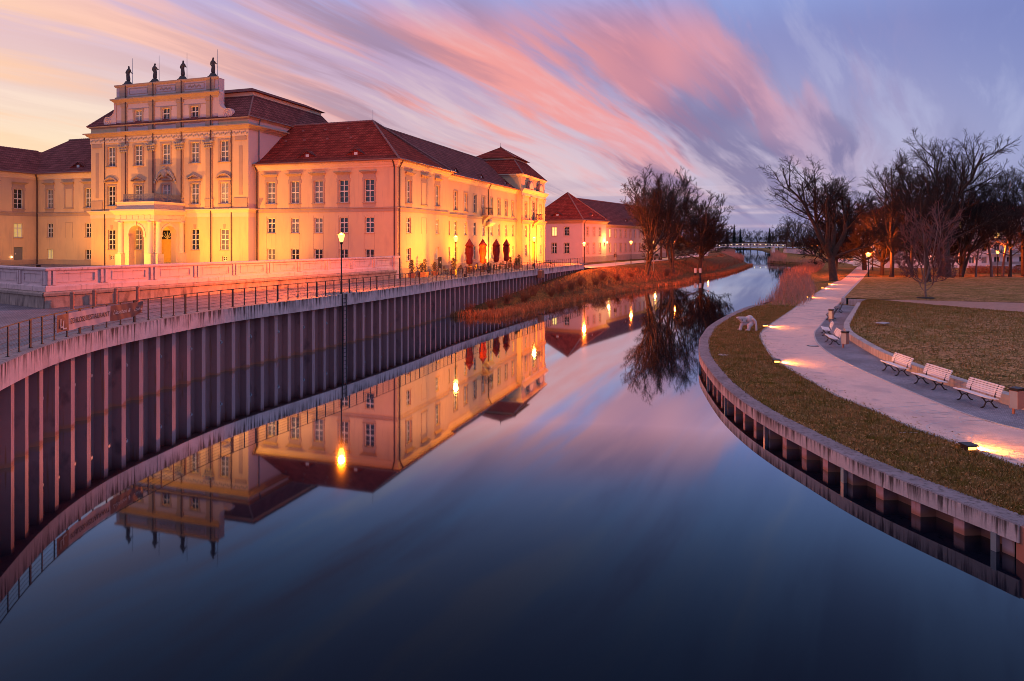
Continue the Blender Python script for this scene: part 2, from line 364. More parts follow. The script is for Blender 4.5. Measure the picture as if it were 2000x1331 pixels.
def water_mat():
    m = bpy.data.materials.new('water'); m.use_nodes = True
    n, l = m.node_tree.nodes, m.node_tree.links; n.remove(n['Principled BSDF'])
    g = n.new('ShaderNodeNewGeometry'); mp = n.new('ShaderNodeMapping'); l.new(g.outputs['Position'], mp.inputs[0]); mp.inputs['Scale'].default_value = (1.2, 0.35, 1)
    z = n.new('ShaderNodeTexNoise'); l.new(mp.outputs[0], z.inputs['Vector']); z.inputs['Scale'].default_value = 1.0; z.inputs['Detail'].default_value = 3
    bp = n.new('ShaderNodeBump'); bp.inputs['Strength'].default_value = 0.02; bp.inputs['Distance'].default_value = 0.02
    l.new(z.outputs[0], bp.inputs['Height'])
    d = n.new('ShaderNodeBsdfDiffuse'); d.inputs[0].default_value = (0.003, 0.005, 0.012, 1)
    gl = n.new('ShaderNodeBsdfGlossy'); gl.inputs['Color'].default_value = (0.74, 0.90, 1.0, 1); gl.inputs['Roughness'].default_value = 0.03; l.new(bp.outputs[0], gl.inputs['Normal'])
    fr = n.new('ShaderNodeFresnel'); fr.inputs[0].default_value = 1.45; l.new(bp.outputs[0], fr.inputs['Normal'])
    k = n.new('ShaderNodeMath'); k.operation = 'MULTIPLY'; k.use_clamp = True; k.inputs[1].default_value = 58.0
    pw_ = n.new('ShaderNodeMath'); pw_.operation = 'POWER'; pw_.inputs[1].default_value = 3.0; l.new(fr.outputs[0], pw_.inputs[0]); l.new(pw_.outputs[0], k.inputs[0])
    kk = n.new('ShaderNodeMath'); kk.operation = 'MINIMUM'; kk.inputs[1].default_value = 0.86; l.new(k.outputs[0], kk.inputs[0])
    mx = n.new('ShaderNodeMixShader'); l.new(kk.outputs[0], mx.inputs[0]); l.new(d.outputs[0], mx.inputs[1]); l.new(gl.outputs[0], mx.inputs[2])
    l.new(mx.outputs[0], n['Material Output'].inputs[0])
    MAT['water'] = m
water_mat()
# ------------------------------------------------------------------ helpers
class MB:
    """collects faces; build() makes one mesh of them"""
    def __init__(s): s.v, s.f = [], []
    def add(s, vs, fs):
        o = len(s.v); s.v.extend(tuple(p) for p in vs); s.f.extend(tuple(i + o for i in f) for f in fs)
    def box(s, x0, x1, y0, y1, z0, z1):
        s.add([(x0,y0,z0),(x1,y0,z0),(x1,y1,z0),(x0,y1,z0),(x0,y0,z1),(x1,y0,z1),(x1,y1,z1),(x0,y1,z1)],
              [(3,2,1,0),(4,5,6,7),(0,1,5,4),(1,2,6,5),(2,3,7,6),(3,0,4,7)])
    def bar(s, a, b, w, h, up=(0,0,1)):
        a, b = Vector(a), Vector(b); d = (b - a).normalized(); u = Vector(up)
        if abs(d.dot(u)) > 0.99: u = Vector((1,0,0))
        r = d.cross(u).normalized() * w / 2; u = r.cross(d).normalized() * h / 2
        s.add([a-r-u, a+r-u, a+r+u, a-r+u, b-r-u, b+r-u, b+r+u, b-r+u], [(0,1,2,3),(7,6,5,4),(0,4,5,1),(1,5,6,2),(2,6,7,3),(3,7,4,0)])
    def quad(s, *p): s.add(p, [tuple(range(len(p)))])
    def prism(s, poly, axis, lo, hi):
        """poly: 2-D points; extruded along axis 'x','y' or 'z' from lo to hi"""
        def P(q, t):
            return {'x': (t, q[0], q[1]), 'y': (q[0], t, q[1]), 'z': (q[0], q[1], t)}[axis]
        n = len(poly)
        s.add([P(q, lo) for q in poly] + [P(q, hi) for q in poly],
              [tuple(range(n))[::-1], tuple(range(n, 2*n))] + [(i, (i+1) % n, n + (i+1) % n, n + i) for i in range(n)])
    def mould(s, L, prof, m0=0.0, m1=0.0, x0=0.0):
        """profile [(out, z)...] run along x from x0 to x0+L on the plane y=0, outwards = -y, ends mitred by m0/m1"""
        n = len(prof)
        s.add([(x0 - o*m0, -o, z) for o, z in prof] + [(x0 + L + o*m1, -o, z) for o, z in prof],
              [tuple(range(n)), tuple(range(n, 2*n))[::-1]] + [(i, n+i, n+(i+1) % n, (i+1) % n) for i in range(n)])
    def tube(s, pts, rad, n=6, caps=True):
        pts = [Vector(p) for p in pts]; k = len(pts)
        if not hasattr(rad, '__len__'): rad = [rad] * k
        d = (pts[1] - pts[0]).normalized()
        u = d.orthogonal().normalized(); o = len(s.v)
        for i in range(k):
            if i == 0: t = pts[1] - pts[0]
            elif i == k-1: t = pts[-1] - pts[-2]
            else: t = pts[i+1] - pts[i-1]
            t.normalize(); u = (u - t * u.dot(t)).normalized(); w = t.cross(u)
            for j in range(n):
                a = 2*PI*j/n; s.v.append(tuple(pts[i] + (u*COS(a) + w*SIN(a)) * rad[i]))
        for i in range(k-1):
            for j in range(n):
                s.f.append((o+i*n+j, o+i*n+(j+1) % n, o+(i+1)*n+(j+1) % n, o+(i+1)*n+j))
        if caps:
            s.f.append(tuple(o+j for j in range(n))[::-1]); s.f.append(tuple(o+(k-1)*n+j for j in range(n)))
    def lathe(s, prof, n=12, c=(0,0,0)):
        o = len(s.v)
        for r, z in prof:
            for j in range(n): s.v.append((c[0]+r*COS(2*PI*j/n), c[1]+r*SIN(2*PI*j/n), c[2]+z))
        for i in range(len(prof)-1):
            for j in range(n): s.f.append((o+i*n+j, o+i*n+(j+1) % n, o+(i+1)*n+(j+1) % n, o+(i+1)*n+j))
        s.f.append(tuple(o+j for j in range(n))[::-1]); s.f.append(tuple(o+(len(prof)-1)*n+j for j in range(n)))
    def ball(s, c, r, n=8, m=6, sq=(1,1,1)):
        s.lathe([(max(1e-3, r*SIN(PI*i/m)), 0) for i in range(m+1)], n, (0,0,0))
        o = len(s.v) - n*(m+1)
        for i in range(m+1):
            for j in range(n):
                x, y, z = s.v[o+i*n+j]
                s.v[o+i*n+j] = (c[0]+x*sq[0], c[1]+y*sq[1], c[2]-r*COS(PI*i/m)*sq[2])
    def xf(s, M):
        s.v = [tuple(M @ Vector(p)) for p in s.v]; return s
    def mesh(s, name, mat, smooth=False, fix=True):
        me = bpy.data.meshes.new(name); me.from_pydata(s.v, [], s.f)
        if fix:
            bm = bmesh.new(); bm.from_mesh(me); bmesh.ops.recalc_face_normals(bm, faces=bm.faces); bm.to_mesh(me); bm.free()
        mats = mat if isinstance(mat, (list, tuple)) else [mat]
        for m in mats: me.materials.append(MAT[m])
        if smooth: me.polygons.foreach_set('use_smooth', [True]*len(me.polygons))
        me.update(); return me
    def build(s, name, mat, parent=None, loc=(0,0,0), rot=0.0, smooth=False, fix=True):
        return link(name, s.mesh(name, mat, smooth, fix), parent, loc, rot)
def link(name, data, parent=None, loc=(0,0,0), rot=0.0):
    o = bpy.data.objects.new(name, data); scene.collection.objects.link(o)
    o.parent = parent; o.location = loc
    o.rotation_euler = rot if hasattr(rot, '__len__') else (0, 0, rot)
    return o
def tag(o, label, cat, group=None):
    o['label'] = label; o['category'] = cat
    if group: o['group'] = group
    return o
def thing(name, label, cat, loc=(0,0,0), rot=0.0, group=None):
    o = link(name, None, None, loc, rot); o.empty_display_size = 0.3
    return tag(o, label, cat, group)
def struct(o): o['kind'] = 'structure'; return o
def stuff(o, label=None, cat=None):
    o['kind'] = 'stuff'
    if label: o['label'] = label; o['category'] = cat
    return o
def copy_tree(o, parent=None):
    c = o.copy(); scene.collection.objects.link(c); c.parent = parent
    for ch in list(o.children): copy_tree(ch, c)
    return c
def dup(o, loc, rot=0.0, label=None, scale=None):
    c = copy_tree(o); c.location = loc; c.rotation_euler = (0, 0, rot)
    if scale: c.scale = scale if hasattr(scale, '__len__') else (scale,)*3
    if label: c['label'] = label
    return c
def at(px, py, z):
    """photo pixel on the level z (metres over the water) -> place on the ground"""
    d = FPX * (HCAM - z) / (py - YHOR)
    return Vector(((px - 1000.0) / FPX * d, d, z))
def atd(px, d, z): return Vector(((px - 1000.0) / FPX * d, d, z))
def catmull(pts, step):
    P = [Vector(p) for p in pts]; out = []
    for i in range(len(P)-1):
        p0 = P[i-1] if i else P[0]*2 - P[1]; p1, p2 = P[i], P[i+1]
        p3 = P[i+2] if i+2 < len(P) else P[-1]*2 - P[-2]
        k = max(2, int((p2-p1).length/step) + 1)
        for j in range(k):
            t = j/k
            out.append(0.5*((2*p1) + (p2-p0)*t + (2*p0-5*p1+4*p2-p3)*t*t + (3*p1-p0-3*p2+p3)*t**3))
    out.append(P[-1]); return out
class Line:
    """a polyline in plan with arc length"""
    def __init__(s, pts):
        s.p = [Vector(q) for q in pts]; s.l = [0.0]
        for a, b in zip(s.p, s.p[1:]): s.l.append(s.l[-1] + (b-a).length)
        s.L = s.l[-1]
    def at(s, t):
        t = min(max(t, 0), s.L); i = int(np.searchsorted(s.l, t, 'right')) - 1; i = min(i, len(s.p)-2)
        k = (t - s.l[i]) / (s.l[i+1] - s.l[i]); d = (s.p[i+1]-s.p[i]).normalized()
        return s.p[i].lerp(s.p[i+1], k), d
    def off(s, t, o):
        """point at arc length t moved o to the left of the heading"""
        p, d = s.at(t); i0, i1 = s.at(t-0.6)[1], s.at(t+0.6)[1]; d = (i0+i1).normalized()
        return p + Vector((-d.y, d.x, 0)) * o
    def sub(s, t0, t1, step, o=0.0, z=None):
        n = max(1, int(math.ceil((t1-t0)/step))); out = []
        for i in range(n+1):
            q = s.off(t0 + (t1-t0)*i/n, o)
            if z is not None: q = Vector((q.x, q.y, z))
            out.append(q)
        return out
def sheet(name, rows, mat, smooth=True):
    """loft between polylines with equal point counts"""
    mb = MB(); k = len(rows[0])
    vs = [p for r in rows for p in r]
    fs = [(i*k+j, i*k+j+1, (i+1)*k+j+1, (i+1)*k+j) for i in range(len(rows)-1) for j in range(k-1)]
    mb.add(vs, fs); o = mb.build(name, mat, smooth=smooth)
    return o
def polygon(name, pts, z, mat):
    bm = bmesh.new(); vs = [bm.verts.new((p[0], p[1], z if z is not None else p[2])) for p in pts]
    es = [bm.edges.new((vs[i], vs[(i+1) % len(vs)])) for i in range(len(vs))]
    bmesh.ops.triangle_fill(bm, edges=es, use_beauty=True); bmesh.ops.recalc_face_normals(bm, faces=bm.faces)
    for f in bm.faces:
        if f.normal.z < 0: f.normal_flip()
    me = bpy.data.meshes.new(name); bm.to_mesh(me); bm.free(); me.materials.append(MAT[mat])
    return link(name, me)
def resample(pts, n):
    L = Line(pts); return [L.at(L.L*i/(n-1))[0] for i in range(n)]
def point_lamp(name, loc, energy, color, radius=0.12, parent=None):
    l = bpy.data.lights.new(name, 'POINT'); l.energy = energy; l.color = color; l.shadow_soft_size = radius
    return link(name, l, parent, loc)
def spot_lamp(name, loc, target, energy, color, angle, blend=0.6, radius=0.15, parent=None):
    l = bpy.data.lights.new(name, 'SPOT'); l.energy = energy; l.color = color; l.spot_size = R(angle); l.spot_blend = blend; l.shadow_soft_size = radius
    o = link(name, l, parent, loc)
    o.rotation_euler = (Vector(target) - Vector(loc)).to_track_quat('-Z', 'Y').to_euler()
    return o
def text_mesh(txt, size, mat, extrude=0.004, shear=0.0, bold=0.0, name='lettering'):
    cu = bpy.data.curves.new(name, 'FONT'); cu.body = txt; cu.size = size; cu.extrude = extrude; cu.shear = shear; cu.offset = bold
    o = bpy.data.objects.new(name, cu); scene.collection.objects.link(o)
    dg = bpy.context.evaluated_depsgraph_get(); me = bpy.data.meshes.new_from_object(o.evaluated_get(dg))
    bpy.data.objects.remove(o); bpy.data.curves.remove(cu)
    me.materials.clear(); me.materials.append(MAT[mat]); me.name = name
    return me

# ------------------------------------------------------------------ facades and windows (shared meshes)
class Fac:
    """a wall plane: origin bottom-left seen from outside, x to the right, outwards = -y"""
    def __init__(s, root, ox, oy, rot, L): s.root, s.ox, s.oy, s.rot, s.L = root, ox, oy, rot, L
    def loc(s, a, z, out=0.0):
        return (s.ox + a*COS(s.rot) + out*SIN(s.rot), s.oy + a*SIN(s.rot) - out*COS(s.rot), z)
    def put(s, name, mb, mat, a=0.0, z=0.0, out=0.0, smooth=False):
        me = mb if isinstance(mb, bpy.types.Mesh) else mb.mesh(name, mat, smooth)
        return link(name, me, s.root, s.loc(a, z, out), s.rot)
    def wall(s, z0, z1, holes, mat, depth=0.28, name='wall', a0=0.0, a1=None):
        a1 = s.L if a1 is None else a1
        xs = sorted({a0, a1} | {round(c-w/2, 4) for c, b, w, h in holes} | {round(c+w/2, 4) for c, b, w, h in holes})
        zs = sorted({z0, z1} | {round(b, 4) for c, b, w, h in holes} | {round(b+h, 4) for c, b, w, h in holes})
        mb = MB()
        for i in range(len(xs)-1):
            for j in range(len(zs)-1):
                cx, cz = (xs[i]+xs[i+1])/2, (zs[j]+zs[j+1])/2
                if any(abs(cx-c) < w/2 and b < cz < b+h for c, b, w, h in holes): continue
                mb.quad((xs[i],0,zs[j]),(xs[i+1],0,zs[j]),(xs[i+1],0,zs[j+1]),(xs[i],0,zs[j+1]))
        for c, b, w, h in holes:
            x0, x1, b1 = c-w/2, c+w/2, b+h
            mb.quad((x0,0,b),(x0,depth,b),(x0,depth,b1),(x0,0,b1)); mb.quad((x1,0,b),(x1,0,b1),(x1,depth,b1),(x1,depth,b))
            mb.quad((x0,0,b1),(x0,depth,b1),(x1,depth,b1),(x1,0,b1)); mb.quad((x0,0,b),(x1,0,b),(x1,depth,b),(x0,depth,b))
        me = mb.mesh(name, mat, fix=False)
        return link(name, me, s.root, s.loc(0, 0), s.rot)
    def mould(s, name, prof, mat, m0=0.0, m1=0.0, a0=0.0, a1=None):
        mb = MB(); mb.mould((s.L if a1 is None else a1) - a0, prof, m0, m1, a0); return s.put(name, mb, mat)
_wc = {}
def window_meshes(w, h, rows, transom):
    k = (round(w,3), round(h,3), rows, transom)
    if k in _wc: return _wc[k]
    f = MB(); fw = 0.065
    f.box(-w/2, -w/2+fw, 0, 0.06, 0, h); f.box(w/2-fw, w/2, 0, 0.06, 0, h)
    f.box(-w/2+fw, w/2-fw, 0, 0.06, 0, fw); f.box(-w/2+fw, w/2-fw, 0, 0.06, h-fw, h)
    f.box(-0.05, 0.05, -0.012, 0.05, fw, h-fw)
    zt = [h*i/rows for i in range(1, rows)]
    for i, z in enumerate(zt):
        t = 0.06 if (i+1) == transom else 0.022; y = -0.006 if (i+1) == transom else 0.008
        for x0, x1 in ((-w/2+fw, -0.05), (0.05, w/2-fw)): f.box(x0, x1, y, 0.045, z-t, z+t)
    p = MB(); p.box(-w/2+0.02, w/2-0.02, 0.062, 0.075, 0.02, h-0.02)
    _wc[k] = (f.mesh('window', 'frame_paint'), {g: p.mesh('pane', g) for g in ('glass', 'blind_glass', 'curtain', 'lit_window', 'dim_window')})
    return _wc[k]
_sc = {}
def surround_mesh(kind, w, h):
    k = (kind, round(w,3), round(h,3))
    if k in _sc: return _sc[k]
    s = MB(); b = 0.19; o = -0.055
    if kind in ('hood', 'eared', 'plain'):
        zt = h + 0.17
        s.box(-w/2-b, -w/2, o, 0, -0.02, h); s.box(w/2, w/2+b, o, 0, -0.02, h); s.box(-w/2-b, w/2+b, o, 0, h, zt)
        if kind != 'plain':
            s.box(-w/2-b-0.07, -w/2-b, o, 0, h-0.22, zt); s.box(w/2+b, w/2+b+0.07, o, 0, h-0.22, zt)
        s.box(-w/2-b-0.06, w/2+b+0.06, -0.13, 0, -0.10, -0.02)          # sill
    elif kind == 'sill':
        s.box(-w/2-0.08, w/2+0.08, -0.08, 0, -0.07, 0)
    elif kind == 'small':
        t = 0.10
        s.box(-w/2-t, -w/2, -0.035, 0, 0, h); s.box(w/2, w/2+t, -0.035, 0, 0, h); s.box(-w/2-t, w/2+t, -0.035, 0, h, h+t); s.box(-w/2-t-0.06, w/2+t+0.06, -0.09, 0, -0.1, 0)
    _sc[k] = s.mesh('surround', 'plaster_trim'); return _sc[k]
_hc = {}
def head_mesh(kind, w):
    k = (kind, round(w,3))
    if k in _hc: return _hc[k]
    m = MB()
    if kind == 'hood':      # flared flat cornice over a plain frieze
        m.box(-w/2-0.17, w/2+0.17, -0.045, 0, 0.0, 0.38)
        m.mould(w+0.34, [(0, 0.38), (0.05, 0.38), (0.12, 0.46), (0.30, 0.58), (0.34, 0.60), (0.34, 0.68), (0, 0.70)], 0.9, 0.9, -w/2-0.17)
    elif kind in ('tri', 'seg'):
        W = w/2 + 0.46
        m.mould(w+0.46, [(0, 0.36), (0.06, 0.36), (0.20, 0.44), (0.26, 0.44), (0.26, 0.52), (0, 0.52)], 0.9, 0.9, -w/2-0.23)
        if kind == 'tri':
            top = [(-W-0.03, 0.52), (0, 1.02), (W+0.03, 0.52)]
        else:
            rr = (W*W + 0.5*0.5) / (2*0.5); a = math.asin(W/rr)
            top = [(rr*SIN(-a + 2*a*i/12), 0.52 + rr*COS(-a + 2*a*i/12) - rr*COS(a)) for i in range(13)]
        inn = [(x*0.80, 0.522 + (z-0.52)*0.72) for x, z in top]
        n = len(top)
        for i in range(n-1):
            a0, a1, b0, b1 = top[i], top[i+1], inn[i], inn[i+1]
            m.add([(a0[0],-0.27,a0[1]),(a1[0],-0.27,a1[1]),(b1[0],-0.27,b1[1]),(b0[0],-0.27,b0[1]),(a0[0],0,a0[1]),(a1[0],0,a1[1]),(b1[0],-0.06,b1[1]),(b0[0],-0.06,b0[1])],
                  [(0,1,2,3),(0,4,5,1),(3,2,6,7)])
        m.prism(inn, 'y', -0.06, -0.002)
    _hc[k] = m.mesh('hood', 'plaster_trim'); return _hc[k]
_wr = random.Random(99)
def put_window(F, a, z, w, h, rows=4, transom=2, glass='glass', surround=None, head=None, recess=0.15, head_gap=0.17, apron=None):
    fm, panes = window_meshes(w, h, rows, transom)
    if glass == 'glass':
        q_ = _wr.random(); glass = 'curtain' if q_ < 0.16 else ('blind_glass' if q_ < 0.34 else 'glass')
    o = link('window', fm, F.root, F.loc(a, z, -recess), F.rot)
    link('pane', panes[glass], o)
    if surround: link('surround', surround_mesh(surround, w, h), o, (0, -recess, 0))
    if head: link('hood', head_mesh(head, w), o, (0, -recess, h + head_gap))
    if apron:
        k = ('apron', round(w,3), round(apron,3))
        if k not in _sc:
            m = MB(); m.add([(-w/2-0.13,-0.03,-apron),(w/2+0.13,-0.03,-apron),(w/2+0.2,-0.03,-0.10),(-w/2-0.2,-0.03,-0.10),(-w/2-0.13,0,-apron),(w/2+0.13,0,-apron),(w/2+0.2,0,-0.10),(-w/2-0.2,0,-0.10)],
                           [(0,1,2,3),(0,4,5,1),(1,5,6,2),(2,6,7,3),(3,7,4,0)])
            _sc[k] = m.mesh('apron', 'plaster_trim')
        link('apron', _sc[k], o, (0, -recess, 0))
    return o
def hip_roof(x0, x1, y0, y1, z0, rise, flags, bell=0.35):
    """flags hx0,hx1,hy0,hy1: which sides slope; concave at the eaves"""
    hx0, hx1, hy0, hy1 = flags
    dmax = min(([(x1-x0)/(hx0+hx1)] if hx0+hx1 else []) + ([(y1-y0)/(hy0+hy1)] if hy0+hy1 else []))
    mb = MB(); prev = None
    ts = [0, 0.07, 0.15, 0.25, 1.0] if bell else [0, 1.0]
    for t in ts:
        d = dmax*t; z = z0 + rise*t - (bell*SIN(PI*min(t/0.5, 1.0))*0.9 if 0 < t < 0.5 else 0)
        r = [(x0+hx0*d, y0+hy0*d, z), (x1-hx1*d, y0+hy0*d, z), (x1-hx1*d, y1-hy1*d, z), (x0+hx0*d, y1-hy1*d, z)]
        if prev:
            for i, hh in ((0, hy0), (1, hx1), (2, hy1), (3, hx0)):
                if not hh:      # gable end: closed later by the wall it meets
                    continue
                j = (i+1) % 4; mb.quad(prev[i], prev[j], r[j], r[i])
        prev = r
    return mb
def merge(mb, eps=0.002):
    me = mb.mesh('tmp', 'glass'); bm = bmesh.new(); bm.from_mesh(me); bmesh.ops.remove_doubles(bm, verts=bm.verts, dist=eps)
    out = MB(); out.v = [tuple(v.co) for v in bm.verts]; out.f = [tuple(v.index for v in f.verts) for f in bm.faces]
    bm.free(); bpy.data.meshes.remove(me); return out
def ridge_tiles(a, b, r=0.11, step=0.38):
    a, b = Vector(a), Vector(b); n = max(1, int((b-a).length/step)); mb = MB()
    for i in range(n):
        p, q = a.lerp(b, i/n), a.lerp(b, (i+1.08)/n); mb.tube([p, q], [r*1.12, r*0.9], 6)
    return mb
def eyebrow_mesh(w=2.4, h=0.62, depth=2.2):
    """low triangular roof window; x across, -y = front, z up"""
    m = MB(); m.add([(-w/2,0,0),(w/2,0,0),(0,0,h),(0,depth,h+0.35),(-w/2-0.2,-0.12,-0.02),(w/2+0.2,-0.12,-0.02),(0,-0.12,h+0.1)],
                    [(4,6,3),(6,5,3),(4,0,2,6),(2,1,5,6)])
    f = MB(); f.add([(-w/2,0,0),(w/2,0,0),(0,0,h)], [(0,1,2)])
    wn_ = MB(); wn_.box(-0.20, 0.20, -0.03, 0.0, 0.06, 0.38)
    return m, f, wn_
# ================================================================== SETTING
rnd = random.Random(7)
mb = MB(); mb.quad((-700,-80,0),(700,-80,0),(700,760,0),(-700,760,0)); struct(mb.build('river_water', 'water'))
polygon('far_terrain', [(-4000,655),(4000,655),(4000,5000),(-4000,5000)], 1.5, 'bank_grass')
struct(bpy.data.objects['far_terrain'])

# ---- left quay line (front top edge of the concrete cap), heading away from the camera
QUAY = Line(catmull([(-9.0,6,0),(-11.6,10.5,0),(-13.9,16,0),(-15.8,21.1,0),(-17.0,25.0,0),(-17.5,28.4,0),(-17.45,31,0),(-17.1,33.5,0),(-16.5,37,0),(-15.3,40.8,0),(-12.0,48.9,0),(-8.7,58.2,0),(-4.6,71.3,0),(4.1,93.8,0),(11.8,112.6,0)], 1.0))
ZQ = 3.70
edge = QUAY.sub(0, QUAY.L, 1.2, 0.7)
prom = [(p.x, p.y) for p in edge] + [(13.0, 116.0), (12.5, 118.0), (-200, 118.0), (-200, -40), (-12, -40), (-9.8, 4)]
struct(polygon('promenade_paving', prom, 3.66, 'promenade_setts'))
# ---- land behind the promenade and along the far left bank
Wl = [(-6,67.6),(-1.4,66.3),(4,77.3),(10,87.5),(16.7,100.5),(23,110),(30,118.5),(37.5,138),(46,149),(57,172),(73,208),(88,262),(104,322),(140,430),(192,650)]
Tl = [(-6.5,69.5,.3),(-3.2,76,.6),(.5,86,1.1),(4.6,96,1.8),(9,106.5,2.5),(13.5,115,2.9),(22,126,2.9),(31,142,2.9),(40,156,2.9),(52,180,2.9),(68,214,2.9),(82,266,2.9),(97,326,2.9),(132,434,2.9),(184,656,2.9)]
W_ = resample([Vector((x,y,-0.15)) for x, y in Wl], 90); T_ = resample([Vector(p) for p in Tl], 90)
rows = []
for k, (f, hz_) in enumerate(((0, 0), (0.12, 0.20), (0.35, 0.36), (0.65, 0.68), (1.0, 1.0))):
    row = []
    for w_, t_ in zip(W_, T_):
        p = w_.lerp(t_, f); z = w_.z + (t_.z - w_.z) * hz_
        if 0 < k < 4: z += 0.10 * mnoise.noise(Vector((p.x*0.35, p.y*0.35, 1.0))); p.x += 0.5*mnoise.noise(Vector((p.y*0.3, 3.0, 1.0)))
        row.append(Vector((p.x, p.y, z)))
    rows.append(row)
struct(sheet('left_bank', rows, 'bank_grass'))
struct(polygon('left_ground', [(-400,118.02),(11.5,118.02),(13.5,115)] + [(x,y) for x, y, z in Tl[6:]] + [(-400,656)], 2.9, 'bank_grass'))
rd = [(11.6,113.2),(16.9,122),(26.9,143),(42.4,174),(62,216),(84,290),(80,292),(56,218),(38,177),(24.0,149),(13.5,129),(11,120)]
struct(polygon('riverside_road', rd, 2.915, 'road_pale'))

# ---- right bank
RC = Line(catmull([(11.85,15.95,0),(11.3,17.56,0),(10.8,19.0,0),(10.3,21.0,0),(9.95,23.5,0),(9.7,25.3,0),(9.55,28.1,0),(9.72,31.8,0),(10.4,36.8,0),(11.1,40.5,0),(12.6,45.9,0),(13.7,49.0,0),(15.5,53.6,0),(19.2,61,0),(24.0,69.3,0),(26.1,71.4,0)], 0.8))
rb = [(p.x, p.y) for p in RC.sub(0, RC.L, 1.0, -0.6)]
WR = [(26.5,71.6),(31,79),(38,94),(47,117),(56,137),(64,151),(76,175),(89,203),(90,214),(86,228),(96,250),(111,285),(128,335),(160,420),(205,560),(225,655)]
struct(polygon('right_lawn', rb + WR + [(600,655),(600,5),(12.45,15.9)], 0.84, 'lawn'))
wr = resample([Vector((x,y,0.845)) for x, y in [(25.6,71.0)]+WR], 60)
nrm = []
LWR = Line(wr)
skirt = [LWR.off(LWR.L*i/59, 1.1) for i in range(60)]
struct(sheet('right_bank_edge', [[Vector((p.x,p.y,0.842)) for p in wr], [Vector((p.x,p.y,-0.25)) for p in skirt]], 'bank_grass'))
ZP = 0.875
PLpx = [(2330,1010),(2150,955),(2000,911.7),(1951,897),(1878,867),(1783,835),(1706,800),(1640,775),(1599,752),(1536,716),(1507,694),(1486.5,660),(1489,648.6),(1504.5,635),(1550,603.6),(1575.5,585),(1631.6,551),(1646.5,545.6),(1672,523),(1672,519),(1650,514),(1622,509.5)]
PRpx = [(2330,905),(2150,872),(2000,841),(1895.5,813),(1793,772),(1728,744),(1666.5,716),(1625.6,695),(1605,680),(1592,664.7),(1590,649),(1602.6,634),(1638,593),(1683.7,545.6),(1701,523),(1700,517.5),(1681,513.5),(1647.6,506.5),(1622,503.5)]
PL = catmull([at(x,y,ZP) for x, y in PLpx], 0.7); PR = catmull([at(x,y,ZP) for x, y in PRpx], 0.7)
struct(polygon('footpath', PL + PR[::-1], ZP, 'asphalt_path'))
# stone edging along the path
for src, o_, sgn in ((PL, 'path_edging', 1), (PR[:int(len(PR)*0.62)], 'path_edging', -1)):
    L_ = Line(src); mbk = MB(); n = int(min(L_.L, 105)/1.0)
    pa = [L_.off(i*1.0, 0.0) for i in range(n)]; pb = [L_.off(i*1.0, 0.09*sgn) for i in range(n)]
    for i in range(n-1):
        a, b, c, d = pa[i], pa[i+1], pb[i+1], pb[i]
        zt = ZP + 0.018
        mbk.add([(a.x,a.y,zt),(b.x,b.y,zt),(c.x,c.y,zt),(d.x,d.y,zt),(a.x,a.y,ZP-.05),(b.x,b.y,ZP-.05),(c.x,c.y,ZP-.05),(d.x,d.y,ZP-.05)], [(0,1,2,3),(0,4,5,1),(2,6,7,3)])
    struct(mbk.build(o_, 'kerb'))
# low retaining wall behind the benches
RW = Line(catmull([(23.0,12,0),(21.3,17,0),(20.4,21.5,0),(20.0,26.7,0),(19.9,30.8,0),(20.05,34.2,0),(20.5,37.2,0),(20.9,39.4,0),(21.9,43.3,0),(22.9,46.7,0),(24.9,51.2,0),(29.6,59.6,0),(34.9,69.0,0)], 0.8))
wallbase = RW.sub(0, RW.L, 1.0, 0.0)
prn = [p for p in PR if p.y < 72.2 and p.y > 12]
struct(polygon('cobbled_strip', [(p.x,p.y) for p in prn] + [(p.x,p.y) for p in wallbase[::-1]], ZP+0.012, 'cobbles'))
rwt = thing('retaining_wall', 'low curved concrete retaining wall behind the slatted benches', 'wall', (0,0,0))
n = int(RW.L/2.4)
for i in range(n):
    t0, t1 = RW.L*i/n + 0.012, RW.L*(i+1)/n - 0.012
    f0, f1 = RW.sub(t0, t1, 0.6, 0.0), RW.sub(t0, t1, 0.6, -0.42)
    m = MB(); k = len(f0)
    vs = [(p.x,p.y,z) for z in (0.80, 1.30) for p in f0] + [(p.x,p.y,z) for z in (1.30, 0.80) for p in f1]
    fs = [(r*k+j, r*k+j+1, (r+1)*k+j+1, (r+1)*k+j) for r in range(3) for j in range(k-1)] + [(0, k, 2*k, 3*k), (k-1, 4*k-1, 3*k-1, 2*k-1)]
    m.add(vs, fs); m.build('wall_block', 'low_wall_concrete', rwt)
# grass slope from that wall up to the gravel walk, and the upper meadow
NS = 40
r0 = resample([Vector((p.x,p.y,1.27)) for p in RW.sub(0, RW.L, 1.0, -0.40)], NS)
r3 = resample([Vector((85,8,1.5)),Vector((70,30,1.5)),Vector((55,46,1.5)),Vector((43,57,1.5)),Vector((38.5,65,1.5)),Vector((36.6,69.2,1.45))], NS)
rows = [[a.lerp(b, f) + Vector((0,0,dzz)) for a, b in zip(r0, r3)] for f, dzz in ((0,0),(0.06,0.05),(0.2,0.13),(0.45,0.20),(0.75,0.16),(1,0))]
struct(sheet('grass_slope', rows, 'meadow'))
gv = [(36.0,69.6),(39.5,69.3),(49.6,66),(90,55),(90,6),(85,8),(70,30),(55,46),(43,57),(38.5,65)]
struct(polygon('gravel_walk', gv, 1.51, 'gravel'))
struct(polygon('upper_meadow', [(34.95,71.8),(39.0,69.6),(49.6,66.3),(90,55.3),(320,40),(320,113),(58.6,113.5)], 1.52, 'meadow'))
kw = thing('kerb_wall', 'straight pale kerb wall holding the upper meadow beside the footpath', 'wall')
KA, KB, KC = Vector((34.6,71.7,0)), Vector((58.3,113.7,0)), Vector((41.5,69.0,0))
